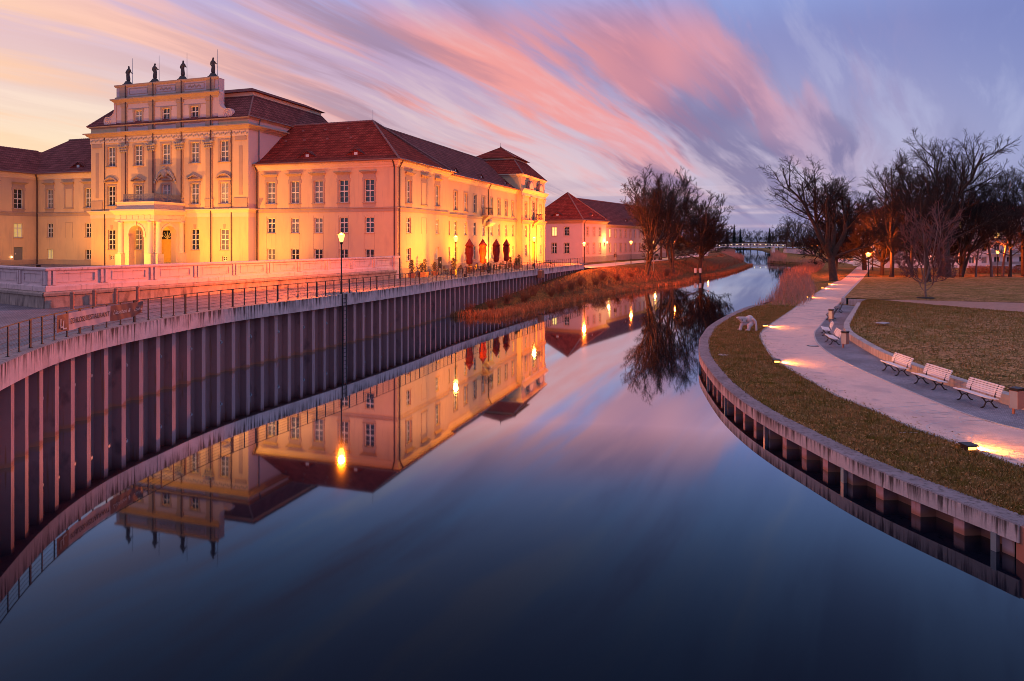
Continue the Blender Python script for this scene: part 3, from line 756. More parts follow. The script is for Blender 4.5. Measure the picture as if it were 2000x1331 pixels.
def wall_run(parent, A, B, th, z0, z1, step, mat):
    L = (B-A).length; n = max(1, round(L/step)); d = (B-A)/L; nn = Vector((d.y,-d.x,0))
    for i in range(n):
        a, b = A + d*(L*i/n+0.008), A + d*(L*(i+1)/n-0.008); m = MB()
        q = [a, b, b+nn*th, a+nn*th]
        m.add([(p.x,p.y,z0) for p in q] + [(p.x,p.y,z1) for p in q], [(3,2,1,0),(4,5,6,7),(0,1,5,4),(1,2,6,5),(2,3,7,6),(3,0,4,7)])
        m.build('wall_block', mat, parent)
wall_run(kw, KA, KB, 0.45, 0.80, 1.50, 4.0, 'kerb')
cw = thing('end_wall', 'short pinkish concrete end wall between bench strip and gravel walk', 'wall')
wall_run(cw, KA + Vector((0.5,-0.45,0)), KC, 0.35, 0.80, 1.46, 3.4, 'low_wall_concrete')

# ---- chalk drawings on the path
def chalk_mesh():
    m = MB(); z = ZP + 0.006
    def stroke(pts, w=0.035):
        P = [Vector((p[0],p[1],0)) for p in pts]
        for i in range(len(P)-1):
            if rnd.random() < 0.06: continue
            d = (P[i+1]-P[i]); 
            if d.length < 1e-6: continue
            nn = Vector((-d.y,d.x,0)).normalized()*w/2
            m.add([(P[i]-nn)[:2]+(z,), (P[i+1]-nn)[:2]+(z,), (P[i+1]+nn)[:2]+(z,), (P[i]+nn)[:2]+(z,)], [(0,1,2,3)])
    def loop(px, py, rx, ry, a0, a1, rot=0.0, n=26):
        c = at(px, py, ZP); stroke([(c.x + rx*COS(a0+(a1-a0)*i/n)*COS(rot) - ry*SIN(a0+(a1-a0)*i/n)*SIN(rot) + rnd.uniform(-.012,.012), c.y + rx*COS(a0+(a1-a0)*i/n)*SIN(rot) + ry*SIN(a0+(a1-a0)*i/n)*COS(rot)) for i in range(n+1)])
    loop(1940,860,1.15,1.0,1.2,5.6); loop(1958,858,0.95,0.7,0.9,5.4); loop(1895,845,1.3,1.3,1.5,4.4); loop(1925,826,0.9,0.35,0,5.9)
    loop(1985,872,0.6,0.45,0.5,5.0); loop(1812,804,0.42,0.25,0,6.0); loop(1832,806,0.38,0.24,0.6,6.6); loop(1850,808,0.30,0.2,0,5.4); loop(1902,818,0.5,0.3,0.3,5.8)
    a, b = at(1706,799,ZP), at(1832,790,ZP); stroke([(a.x+(b.x-a.x)*i/30, a.y+(b.y-a.y)*i/30+rnd.uniform(-.02,.02)) for i in range(31)], 0.05)
    a, b = at(1770,796,ZP), at(1800,812,ZP); stroke([(a.x+(b.x-a.x)*i/9, a.y+(b.y-a.y)*i/9) for i in range(10)])
    for k in range(9):
        a = at(rnd.uniform(1740,1960), rnd.uniform(782,850), ZP); stroke([(a.x+0.09*j+rnd.uniform(-.03,.03), a.y+rnd.uniform(-.06,.06)) for j in range(rnd.randint(4,9))], 0.03)
    return m
struct(chalk_mesh().build('chalk_marking', 'chalk'))

# ================================================================== LEFT QUAY WALL
qw = thing('quay_wall', 'curved steel sheet pile quay wall with stained concrete cap, left side of river', 'quay wall')
def cap_segment(line, t0, t1, side, w, z0, z1, top_mat, face_mat, parent, step=0.9):
    """side +1: land left of the heading, -1: right"""
    f, b = line.sub(t0, t1, step, 0.0), line.sub(t0, t1, step, w*side)
    k = len(f); c = 0.03
    vs = [(p.x,p.y,z0) for p in f] + [(p.x,p.y,z1-c) for p in f]
    fb = [p.lerp(q, c/w) for p, q in zip(f, b)]
    vs += [(p.x,p.y,z1) for p in fb] + [(p.x,p.y,z1) for p in b] + [(p.x,p.y,z0) for p in b]
    fs = [(r*k+j, r*k+j+1, (r+1)*k+j+1, (r+1)*k+j) for r in range(4) for j in range(k-1)]
    fs += [(4*k+j, 4*k+j+1, j+1, j) for j in range(k-1)]
    fs += [(0,k,2*k,3*k,4*k), (k-1,5*k-1,4*k-1,3*k-1,2*k-1)]
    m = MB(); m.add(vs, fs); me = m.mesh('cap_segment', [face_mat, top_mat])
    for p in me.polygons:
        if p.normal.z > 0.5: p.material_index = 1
    return link('cap_segment', me, parent)
t, segs = 0.0, []
while t < QUAY.L - 1:
    t1 = min(t + 7.2, QUAY.L)
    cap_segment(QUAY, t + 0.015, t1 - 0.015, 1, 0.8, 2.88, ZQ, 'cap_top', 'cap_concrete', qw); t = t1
def pile_mesh(P, z0, z1, depth, mats):
    xs = [(0,0),(0.28*P/1.2,0),(0.40*P/1.2,depth),(1.08*P/1.2,depth),(P,0)]
    m = MB(); fs = []
    m.add([(x,y,z0) for x, y in xs] + [(x,y,z1) for x, y in xs], [(i,i+1,i+6,i+5) for i in range(4)])
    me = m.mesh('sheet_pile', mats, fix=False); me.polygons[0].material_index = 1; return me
pm = pile_mesh(1.2, -0.8, 2.95, 0.36, ['pile_steel', 'pile_lit_flange'])
bolt = MB(); bolt.lathe([(0.13,0),(0.13,0.03),(0.10,0.035),(0.10,0.10),(0.055,0.11),(0.055,0.17)], 8)
bolt.xf(Matrix.Rotation(R(90), 4, 'X') @ Matrix.Scale(1.35, 4)); bolt.box(-0.09,0.09,-0.07,0,0.19,0.46)
boltm = bolt.mesh('anchor_bolt', 'grey_metal')
t, k = 0.3, 0
while t < QUAY.L - 1.3:
    a, b = QUAY.off(t, 0.28), QUAY.off(t + 1.2, 0.28); d = b - a
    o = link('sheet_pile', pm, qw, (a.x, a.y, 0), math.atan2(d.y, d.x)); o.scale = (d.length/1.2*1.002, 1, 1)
    if k % 2 == 0 or t < 26: link('anchor_bolt', boltm, o, (0.55, 0.36, 1.75 if k % 2 == 0 else 1.62))
    t += 1.2; k += 1
# quay end return
m = MB(); e0, e1 = QUAY.off(QUAY.L, 0.02), QUAY.off(QUAY.L, 4.0); m.bar((e0.x,e0.y,1.6),(e1.x,e1.y,1.6),0.4,4.1); m.build('end_return', 'cap_concrete', qw)
# small outlet box on the far quay
p = QUAY.off(QUAY.L - 21.5, -0.25); dd = QUAY.at(QUAY.L-21.5)[1]
m = MB(); m.box(-0.55,0.55,-0.3,0.3,-0.5,0.5); m.build('outlet_box', 'terracotta', qw, (p.x,p.y,3.0), math.atan2(dd.y,dd.x))
# ladder
def ladder_at(tt):
    p = QUAY.off(tt, -0.06); d = QUAY.at(tt)[1]
    L = thing('ladder', 'dark steel ladder fixed to the quay wall below the nearest street lamp', 'ladder', (p.x,p.y,0), math.atan2(d.y,d.x))
    for x in (-0.22, 0.22):
        m = MB(); m.box(x-0.03,x+0.03,-0.05,0.0,-0.4,3.72); m.build('stile', 'dark_metal', L)
    for i in range(13):
        m = MB(); m.tube([(-0.2,-0.025,-0.1+i*0.29),(0.2,-0.025,-0.1+i*0.29)], 0.02, 5); m.build('rung', 'dark_metal', L)
tl = min(np.linspace(20, 80, 400), key=lambda t_: abs(QUAY.at(t_)[0].x/QUAY.at(t_)[0].y*FPX + 1000 - 672))
ladder_at(float(tl))

# ================================================================== QUAY RAILING
rl = thing('railing', 'dark metal railing with horizontal wires along the quay promenade', 'railing')
postm = MB(); postm.box(-0.035,0.035,-0.012,0.012,0,1.0); postm.box(-0.06,0.06,-0.05,0.05,0,0.015); postme = postm.mesh('post', 'dark_metal')
postm2 = MB(); postm2.box(-0.06,0.06,-0.02,0.02,0,1.04); postm2.box(-0.08,0.08,-0.06,0.06,0,0.015); postme2 = postm2.mesh('post', 'dark_metal')
t, k = 1.0, 0
RAILO = 0.30
while t < QUAY.L - 0.3:
    p = QUAY.off(t, RAILO); d = QUAY.at(t)[1]
    link('post', postme2 if k % 4 == 0 else postme, rl, (p.x,p.y,ZQ), math.atan2(d.y,d.x)); t += 0.95; k += 1
def rail_run(z, r, name):
    pts = [(p.x,p.y,z) for p in QUAY.sub(0.6, QUAY.L-0.2, 0.95, RAILO)]; m = MB(); m.tube(pts, r, 5); m.build(name, 'dark_metal', rl)
rail_run(ZQ+1.01, 0.022, 'handrail')
for i in range(5): rail_run(ZQ + 0.16 + i*0.165, 0.0075, 'wire')

# ---- advertising banner tied to the railing
def banner():
    cands = np.linspace(5, 45, 800)
    def tpx(px): return float(min(cands, key=lambda t_: abs(QUAY.off(t_, RAILO).x/QUAY.off(t_, RAILO).y*FPX + 1000 - px)))
    t0, t1 = tpx(108), tpx(276)
    bo = thing('banner', 'rose and brown cloth banner with lettering tied to the quay railing', 'banner')
    L = t1 - t0; zt, zb = ZQ + 0.93, ZQ + 0.25
    def surf(s_, z, off=0.0):
        fold = 0.009*SIN(s_*5+z*4) + 0.005*SIN(s_*13+1.3+z*7)
        p = QUAY.off(t0 + s_, RAILO - 0.06 - off - fold); return Vector((p.x, p.y, z))
    spans = [(0.0, 0.145, 'banner_brown'), (0.145, 0.64, 'banner_rose'), (0.64, 0.875, 'banner_brown')]
    for a, b, mt in spans:
        n = max(8, int((b-a)*L/0.09)); m = MB(); rws = 9
        vs = []
        for r_ in range(rws+1):
            for i in range(n+1):
                s_ = L*(a+(b-a)*i/n); sag = 0.02*SIN(s_*4.0)
                vs.append(surf(s_, zt + (zb+sag-zt)*r_/rws))
        fs = [(r_*(n+1)+i, r_*(n+1)+i+1, (r_+1)*(n+1)+i+1, (r_+1)*(n+1)+i) for r_ in range(rws) for i in range(n)]
        m.add(vs, fs); m.build('cloth', mt, bo, smooth=True)
    # the loose corner that hangs folded over
    m = MB(); vs = []; n = 12
    for r_ in range(8):
        for i in range(n+1):
            f = i/n; s_ = L*(0.875+0.125*f); z = zt - (0.68 if r_ == 7 else 0.68*r_/7)*(1-0.25*f) - 0.22*f*(1-abs(2*r_/7-1)) ; q = surf(s_, z, 0.05*SIN(f*7+r_)*f); vs.append(q)
    fs = [(r_*(n+1)+i, r_*(n+1)+i+1, (r_+1)*(n+1)+i+1, (r_+1)*(n+1)+i) for r_ in range(7) for i in range(n)]
    m.add(vs, fs); m.build('loose_corner', 'banner_brown', bo, smooth=True)
    def letters(txt, size, a, b, z, mat, shear=0.0, bold=0.0):
        me = text_mesh(txt, size, mat, 0.0, shear, bold)
        xs = [v.co.x for v in me.vertices]; x0, x1 = min(xs), max(xs)
        for v in me.vertices:
            f = (v.co.x-x0)/max(x1-x0,1e-6); v.co = surf(L*(a+(b-a)*f), z + v.co.y, 0.03)
        link('lettering', me, bo)
    letters('SCHLOSS RESTAURANT', 0.30, 0.16, 0.625, ZQ+0.50, 'ink', 0.0, 0.004)
    letters('Lieschen &', 0.27, 0.665, 0.86, ZQ+0.53, 'ink_pale', 0.35)
    letters('Louise', 0.20, 0.90, 0.985, ZQ+0.55, 'ink_pale', 0.35)
    letters('L', 0.50, 0.035, 0.075, ZQ+0.42, 'ink_pale', 0.0, 0.004); letters('L', 0.50, 0.066, 0.110, ZQ+0.34, 'ink_pale', 0.0, 0.004)
banner()

# ================================================================== RIGHT QUAY
rq = thing('low_quay_wall', 'low curved concrete quay edge on steel piles bordering the right lawn', 'quay wall')
t = 0.0
for t1 in (10.9, 17.6, 24.5, 31.5, 38.5, 45.5, 52.5, RC.L):
    if t1 > RC.L: t1 = RC.L
    if t1 - t > 0.5: cap_segment(RC, t + 0.012, t1 - 0.012, -1, 0.66, 0.43, 0.87, 'right_top', 'right_concrete', rq, 0.6)
    t = t1
rpm = pile_mesh(1.25, -0.6, 0.46, -0.42, ['pile_steel', 'pile_lit_flange'])
t, k = 0.2, 0
while t < RC.L - 1.3:
    a, b = RC.off(t, -0.14), RC.off(t+1.25, -0.14); d = b-a
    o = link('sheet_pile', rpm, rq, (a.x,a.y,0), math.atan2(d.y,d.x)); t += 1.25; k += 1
pmm = MB(); pmm.box(-0.07,0.07,-0.06,0.06,-0.5,0.45); pme = pmm.mesh('mooring_post', 'grey_metal')
t = 0.6
while t < RC.L - 6:
    p = RC.off(t, -0.05); d = RC.at(t)[1]; link('mooring_post', pme, rq, (p.x,p.y,0), math.atan2(d.y,d.x)); t += 4.9
m = MB(); m.bar((11.9,15.98,0.2),(40,14.0,0.2),0.3,1.25); m.build('end_return', 'bin_brown', rq)
# ================================================================== PALACE (local x = away along the riverside front, y = to the left)
CPX, CPY = -11.75, 69.9
VA = math.atan2(0.9502, 0.3115)
def pal(x, y, z=0.0):      # palace frame -> world
    c, s_ = COS(VA), SIN(VA); return Vector((CPX + x*c - y*s_, CPY + x*s_ + y*c, z))
ZG = 3.66      # ground at the riverside
A_ROT, L_ROT = -PI/2, 0.0
CORN = [(0,15.15),(0.06,15.15),(0.10,15.30),(0.22,15.42),(0.30,15.60),(0.46,15.66),(0.46,15.78),(0,15.78)]
BELT = [(0,10.55),(0.05,10.55),(0.05,10.84),(0.13,10.90),(0.13,10.99),(0,11.03)]

# ---------------- riverside wing
wing = thing('palace_wing', 'floodlit three storey palace wing with red hipped roof along the river', 'building', (CPX,CPY,0), VA)
FA = Fac(wing, 0, 17.4, A_ROT, 17.4)
hol, wins = [], []
for u in (15.37, 12.32, 9.37, 6.30, 3.22):
    a = 17.4 - u
    hol += [(a,11.55,1.12,2.38),(a,8.35,1.02,1.62),(a,5.40,1.02,1.25)]; wins.append(a)
FA.wall(ZG, 15.8, hol, 'plaster')
glA = ['blind_glass','glass','blind_glass','glass','glass']
for i, a in enumerate(wins):
    put_window(FA, a, 11.55, 1.12, 2.38, 4, 2, glA[i], 'eared', 'hood', apron=0.52)
    put_window(FA, a, 8.35, 1.02, 1.62, 3, 2, 'glass', 'sill'); put_window(FA, a, 5.40, 1.02, 1.25, 2, 0, 'glass', 'sill')
    for s_ in (-0.62, 0.62):
        m = MB(); m.box(s_-0.02,s_+0.02,-0.012,0,ZG,10.2); FA.put('wall_strip', m, 'plaster_trim', a, 0)
FA.mould('belt_course', BELT, 'plaster_trim', 0, 1); FA.mould('cornice', CORN, 'plaster_pale', 0, 1)
FL = Fac(wing, 0, 0, L_ROT, 13.1)
hol = []
for a, kind in ((2.6,'w'),(6.3,'b'),(9.9,'w')):
    if kind == 'w': hol += [(a,11.55,1.12,2.38),(a,8.35,1.02,1.62),(a,5.40,1.02,1.35)]
FL.wall(ZG, 15.8, hol, 'plaster')
for a, kind in ((2.6,'w'),(6.3,'b'),(9.9,'w')):
    if kind == 'w':
        put_window(FL, a, 11.55, 1.12, 2.38, 4, 2, 'glass', 'eared', 'hood', apron=0.52)
        put_window(FL, a, 8.35, 1.02, 1.62, 3, 2, 'glass', 'sill'); put_window(FL, a, 5.40, 1.02, 1.35, 2, 0, 'glass', 'sill')
    else:
        m = MB(); m.box(-0.56,0.56,-0.02,0,0,2.38); o = FL.put('blind_window', m, 'plaster', a, 11.55)
        link('surround', surround_mesh('eared',1.12,2.38), o); link('hood', head_mesh('hood',1.12), o, (0,0,2.55))
        m = MB(); m.box(-0.62,-0.58,-0.02,0,0,1.8); m.box(0.58,0.62,-0.02,0,0,1.8); m.box(-0.58,0.58,-0.02,0,1.76,1.8); FL.put('blind_panel', m, 'plaster_trim', a, 8.3)
FL.mould('belt_course', BELT, 'plaster_trim', 1, 1); FL.mould('cornice', CORN, 'plaster_pale', 1, 1)
FR = Fac(wing, 13.1, 0.0, PI/2, 0.4); FR.wall(ZG, 15.8, [], 'plaster')
# long middle range
FM = Fac(wing, 13.1, 0.4, L_ROT, 28.3)
wl_ = [1.1 + 3.3*k for k in range(9)]; wl_ = [3.2 + 3.3*k for k in range(8)]
hol = []
for k, a in enumerate(wl_): hol += [(a,11.35,1.05,2.35),(a,8.25,1.02,1.72),(a,5.0,1.02,1.75)]
hol.append((0.85,8.25,0.95,1.72)); hol.append((0.85,5.0,0.95,1.75))
FM.wall(ZG, 15.6, hol, 'plaster')
for k, a in enumerate(wl_):
    put_window(FM, a, 11.35, 1.05, 2.35, 4, 2, 'blind_glass' if k % 3 == 1 else 'glass', 'plain'); put_window(FM, a, 8.25, 1.02, 1.72, 3, 2, 'glass', 'sill'); put_window(FM, a, 5.0, 1.02, 1.75, 3, 2, 'glass', 'sill')
put_window(FM, 0.85, 8.25, 0.95, 1.72, 3, 2, 'glass', 'sill'); put_window(FM, 0.85, 5.0, 0.95, 1.75, 3, 2, 'glass', 'sill')
FM.mould('belt_course', [(0,10.5),(0.10,10.5),(0.10,10.72),(0.16,10.76),(0.16,10.84),(0,10.88)], 'plaster_trim', -1, 0)
FM.mould('cornice', [(o, z-0.2) for o, z in CORN], 'plaster_pale', -1, 0)
for F_ in (FL, FM): F_.mould('plinth', [(0,ZG),(0.06,ZG),(0.06,4.62),(0,4.66)], 'plaster_trim', 0, 0)
# end pavilion
FP = Fac(wing, 41.4, -0.35, L_ROT, 14.0)
ph = [(2.6,11.2,1.05,2.6),(11.4,11.2,1.05,2.6),(2.6,8.2,1.05,1.8),(11.4,8.2,1.05,1.8),(2.6,5.0,1.05,1.9),(11.4,5.0,1.05,1.9),(7.0,11.0,1.5,3.0),(7.0,ZG+0.4,2.0,3.4)]
FP.wall(ZG, 18.2, ph, 'plaster')
for a in (2.6, 11.4):
    put_window(FP, a, 11.2, 1.05, 2.6, 4, 2, 'glass', 'plain'); put_window(FP, a, 8.2, 1.05, 1.8, 3, 2, 'glass', 'sill'); put_window(FP, a, 5.0, 1.05, 1.9, 3, 2, 'glass', 'sill')
put_window(FP, 7.0, 11.0, 1.5, 3.0, 4, 2, 'glass', 'plain')
m = MB(); m.box(-1,1,0,0.05,0,3.4); FP.put('door', m, 'door_wood', 7.0, ZG+0.4, -0.2)
for a in (0.6, 5.0, 9.0, 13.4):
    m = MB(); m.box(-0.42,0.42,-0.16,0,ZG,10.3); FP.put('pilaster', m, 'plaster', a)
    m = MB(); m.box(-0.38,0.38,-0.16,0,11.0,14.2); FP.put('pilaster', m, 'plaster', a)
    m = MB(); m.add([(-0.4,-0.17,14.2),(0.4,-0.17,14.2),(0.4,0,14.2),(-0.4,0,14.2),(-0.58,-0.32,14.85),(0.58,-0.32,14.85),(0.58,0,14.85),(-0.58,0,14.85)], [(3,2,1,0),(4,5,6,7),(0,1,5,4),(1,2,6,5),(3,0,4,7)])
    FP.put('capital', m, 'relief_stone', a)
FP.mould('belt_course', [(0,10.3),(0.2,10.3),(0.2,10.7),(0.34,10.8),(0.34,10.95),(0,11.0)], 'plaster_trim', 1, 1)
FP.mould('entablature', [(0,14.85),(0.2,14.85),(0.2,15.3),(0.3,15.35),(0.55,15.7),(0.6,15.85),(0.6,15.95),(0,16.05)], 'plaster_pale', 1, 1)
for a in (4.0, 10.0):      # segmental crowns on the attic
    m = MB(); pts = [(1.5*COS(PI*i/12), 16.05 + 1.35*SIN(PI*i/12)) for i in range(13)]
    m.prism(pts, 'y', -0.55, -0.003); FP.put('lunette', m, 'zinc', a)
    m = MB(); inn = [(1.2*COS(PI*i/12), 16.08 + 1.05*SIN(PI*i/12)) for i in range(13)]; m.prism(inn, 'y', -0.58, -0.555); FP.put('lunette_panel', m, 'plaster_pale', a)
FP.mould('attic_cornice', [(0,17.8),(0.08,17.8),(0.2,18.0),(0.42,18.1),(0.42,18.24),(0,18.24)], 'plaster_pale', 1, 1)
FPn = Fac(wing, 41.4, 11.5, A_ROT, 11.85); FPn.wall(ZG, 18.2, [], 'plaster'); FPn.mould('attic_cornice', [(0,17.8),(0.08,17.8),(0.2,18.0),(0.42,18.1),(0.42,18.24),(0,18.24)], 'plaster_pale', 1, 1)
FPs = Fac(wing, 55.4, -0.35, PI/2, 11.85); FPs.wall(ZG, 18.2, [(3,11.2,1.05,2.6),(8,11.2,1.05,2.6),(3,8.2,1.05,1.8),(8,8.2,1.05,1.8)], 'plaster')
for a in (3, 8): put_window(FPs, a, 11.2, 1.05, 2.6, 4, 2, 'glass', 'plain'); put_window(FPs, a, 8.2, 1.05, 1.8, 3, 2, 'glass', 'sill')
FPs.mould('entablature', [(0,14.85),(0.2,14.85),(0.2,15.3),(0.3,15.35),(0.55,15.7),(0.6,15.85),(0.6,15.95),(0,16.05)], 'plaster_pale', 1, 1)
FPs.mould('attic_cornice', [(0,17.8),(0.08,17.8),(0.2,18.0),(0.42,18.1),(0.42,18.24),(0,18.24)], 'plaster_pale', 1, 1)
# balconies
def balcony(F, a, z, w, d):
    m = MB(); m.box(-w/2,w/2,-d,0,-0.16,0); m.mould(w*0.5, [(0,-1.3),(0.12,-1.25),(0.3,-0.7),(d-0.15,-0.16),(0,-0.16)], 0, 0, -w*0.25); o = F.put('balcony', m, 'plaster_trim', a, z)
    r_ = MB()
    for i in range(11):
        x = -w/2+0.06+(w-0.12)*i/10; r_.bar((x,-d+0.06,0),(x,-d+0.06,1.0),0.03,0.03)
    for i in range(5):
        y = -d+0.06+(d-0.06)*i/5
        for x in (-w/2+0.06, w/2-0.06): r_.bar((x,y,0),(x,y,1.0),0.03,0.03)
    r_.bar((-w/2,-d+0.06,1.0),(w/2,-d+0.06,1.0),0.06,0.05)
    for x in (-w/2+0.06, w/2-0.06): r_.bar((x,-d,1.0),(x,0,1.0),0.05,0.05)
    link('balcony_rail', r_.mesh('balcony_rail', 'dark_metal'), o)
balcony(FM, 13.1, 11.05, 2.0, 1.1); balcony(FP, 7.0, 11.02, 3.0, 1.2)
m = MB()      # scrolled stone canopy under the balcony
for i in range(7): m.ball((0.9+0.32*i*0.6,-0.35,9.75+0.10*i), 0.24, 7, 5)
m.mould(1.7, [(0,9.5),(0.25,9.55),(0.75,9.95),(0.8,10.1),(0,10.2)], 0.5, 0.5, 0.8); FM.put('door_canopy', m, 'plaster_pale', 13.1)
# roofs
rr = merge(hip_roof(-0.58, 13.68, -0.58, 17.38, 15.80, 5.45, (1,1,1,0)))
roofA = rr.build('roof', 'roof_tile', wing)
for a, b in (((-0.58,-0.58,15.82),(6.55,6.55,21.27)),((13.68,-0.58,15.82),(6.55,6.55,21.27)),((6.55,6.55,21.27),(6.55,17.3,21.27))):
    ridge_tiles(a, b).build('ridge_tiles', 'ridge_tile', roofA)
rm = merge(hip_roof(9.0, 42.0, -0.15, 12.9, 15.60, 5.2, (0,0,1,1)))
roofM = rm.build('roof', 'roof_tile_dark', wing); ridge_tiles((9.0,6.375,20.82),(43.5,6.375,20.82)).build('ridge_tiles', 'ridge_tile', roofM)
rp = merge(hip_roof(40.9, 55.9, -0.85, 12.0, 18.24, 4.6, (1,1,1,1), 0.0))
zc_ = 18.24; mm = MB()
def frustum(mb_, r0_, z0_, r1_, z1_):
    a = [(r0_[0],r0_[2],z0_),(r0_[1],r0_[2],z0_),(r0_[1],r0_[3],z0_),(r0_[0],r0_[3],z0_)]; b = [(r1_[0],r1_[2],z1_),(r1_[1],r1_[2],z1_),(r1_[1],r1_[3],z1_),(r1_[0],r1_[3],z1_)]
    for i in range(4): mb_.quad(a[i], a[(i+1)%4], b[(i+1)%4], b[i])
frustum(mm, (40.95,55.85,-0.80,11.95), 18.24, (44.5,52.3,1.9,9.2), 21.0); roofP = mm.build('roof', 'roof_tile', wing)
mm = MB(); frustum(mm, (44.6,52.2,2.0,9.1), 20.95, (44.6,52.2,2.0,9.1), 21.3); mm.build('roof_band', 'plaster_pale', wing)
mm = MB(); frustum(mm, (44.1,52.7,1.5,9.6), 21.3, (48.3,48.5,5.45,5.65), 23.6); mm.quad((44.1,1.5,21.3),(52.7,1.5,21.3),(52.7,9.6,21.3),(44.1,9.6,21.3)); roofP2 = mm.build('roof', 'roof_tile', wing)
ridge_tiles((40.95,-0.80,18.26),(44.5,1.9,21.02),0.1).build('ridge_tiles','ridge_tile',roofP); ridge_tiles((44.1,1.5,21.32),(48.4,5.5,23.6),0.1).build('ridge_tiles','ridge_tile',roofP2)
m = MB(); m.lathe([(0.10,23.5),(0.12,23.7),(0.03,23.8),(0.02,24.4)],6,(48.4,5.55,0)); m.build('finial','dark_metal',roofP2)
# gutters and pipes
def gutter(parent, pts, r=0.10): m = MB(); m.tube(pts, r, 6); m.build('gutter', 'gutter', parent)
gutter(wing, [(-0.66,17.3,15.84),(-0.66,-0.66,15.84),(13.75,-0.66,15.84),(13.75,-0.2,15.8)]); gutter(wing, [(13.8,-0.22,15.62),(41.3,-0.22,15.62)])
def downpipe(parent, x, y, z0, z1, ox, oy, mat='pipe_dark'):
    m = MB(); m.tube([(x+ox,y+oy,z1),(x+ox*0.6,y+oy*0.6,z1-0.25),(x,y,z1-0.7),(x,y,z0)], 0.075, 6); m.build('downpipe', mat, parent)
downpipe(wing, -0.12, 0.28, ZG, 15.75, -0.4, 0); downpipe(wing, 0.3, -0.12, ZG, 15.75, 0, -0.4); downpipe(wing, 13.1+14.9, 0.27, ZG, 15.5, 0, -0.4)
downpipe(wing, -0.12, 17.15, ZG, 15.75, -0.4, 0)
# roof windows
ebm, ebf, ebw = eyebrow_mesh()
EB = (ebm.mesh('roof_window','roof_tile_dark'), ebf.mesh('gable','roof_tile'), ebw.mesh('pane','frame_paint'))
def eyebrow(parent, x, y, z, rot, sc=1.0):
    o = link('roof_window', EB[0], parent, (x,y,z), rot); o.scale = (sc,)*3; link('gable', EB[1], o); link('pane', EB[2], o); return o
for y in (11.4, 5.4): eyebrow(roofA, 0.95, y, 16.55, A_ROT)
for x in (18.2, 27.5, 38.0): eyebrow(roofM, x, 1.25, 16.35, L_ROT, 0.8)
for x, y, z in ((3.4,7.5,18.9),(3.4,10.5,18.9),(3.4,13.5,18.9),(3.4,16,18.9),(5.3,9,20.3),(5.3,12,20.3),(5.3,15,20.3)):
    m = MB(); m.box(-0.06,0.06,-0.12,0.12,-0.05,0.10); m.build('vent_tile','ridge_tile',roofA,(x,y,z))
m = MB(); m.tube([(6.55,6.55,21.2),(6.55,6.55,22.5)],0.02,4); m.build('lightning_rod','grey_metal',roofA)
# plain rear walls
m = MB(); m.quad((13.1,0.4,15.5),(13.1,17.4,15.5),(13.1,17.4,ZG),(13.1,0.4,ZG)); m.quad((13.1,12.4,ZG),(41.4,12.4,ZG),(41.4,12.4,15.5),(13.1,12.4,15.5)); m.quad((41.4,11.5,ZG),(55.4,11.5,ZG),(55.4,11.5,18.2),(41.4,11.5,18.2)); m.build('rear_wall','plaster',wing)

# ---------------- central block
PX, PY0, PY1 = -1.19, 17.4, 39.97
ZF = 4.60
palace = thing('palace', 'tall baroque palace front with gabled attic, pilasters and arched portico', 'building', (CPX,CPY,0), VA)
PW = PY1 - PY0
FF = Fac(palace, PX, PY1, A_ROT, PW)          # a = 0 at the left end
def sa(s_): return PW - s_                       # s measured from the right corner
cols5 = [11.28 + 4.05*k for k in (-2,-1,0,1,2)]
hol = []
for k, s_ in enumerate(cols5):
    a = sa(s_); hol.append((a,16.25,1.15,2.30))
    hol.append((a,11.62,1.15,2.32) if k != 2 else (a,11.10,1.25,2.84))
    if k != 2: hol.append((a,6.5,1.15,2.3))
    if k in (0,4): hol.append((a,5.3,0.62,0.5))
hol.append((sa(11.28),ZF+0.5,1.7,3.6))
FF.wall(ZF-0.3, 20.98, hol, 'plaster')
for k, s_ in enumerate(cols5):
    a = sa(s_)
    put_window(FF, a, 16.25, 1.15, 2.30, 4, 2, 'blind_glass', 'eared')
    if k != 2: put_window(FF, a, 11.62, 1.15, 2.32, 4, 2, 'glass', 'eared', 'seg' if k in (0,4) else 'tri', apron=0.5, head_gap=0.0)
    else: put_window(FF, a, 11.10, 1.25, 2.84, 4, 0, 'glass', 'plain', 'seg', head_gap=0.0)
    if k != 2:
        put_window(FF, a, 6.5, 1.15, 2.3, 4, 2, 'glass', 'sill')
        m = MB(); m.add([(-0.10,-0.02,8.8),(0.10,-0.02,8.8),(0.20,-0.02,9.35),(-0.20,-0.02,9.35),(-0.10,0,8.8),(0.10,0,8.8),(0.20,0,9.35),(-0.20,0,9.35)],[(0,1,2,3),(0,4,5,1),(1,5,6,2),(3,7,4,0),(2,6,7,3)]); FF.put('keystone', m, 'plaster_trim', a)
    if k in (0,4): put_window(FF, a, 5.3, 0.62, 0.5, 2, 0, 'glass')
# coat of arms over the balcony door
m = MB(); c = (0,-0.3,16.0-0.55)
m.ball((0,-0.28,15.25),0.46,10,8,(0.85,0.5,1.2)); m.ball((0,-0.3,15.8),0.2,8,6)
for i in range(7):
    for sg in (-1,1): m.ball((sg*(0.5+0.16*i),-0.2,15.35-0.022*i*i-0.06*i),0.22-0.012*i,7,5,(1,0.7,1.25))
FF.put('coat_of_arms', m, 'relief_stone', sa(11.28), smooth=True)
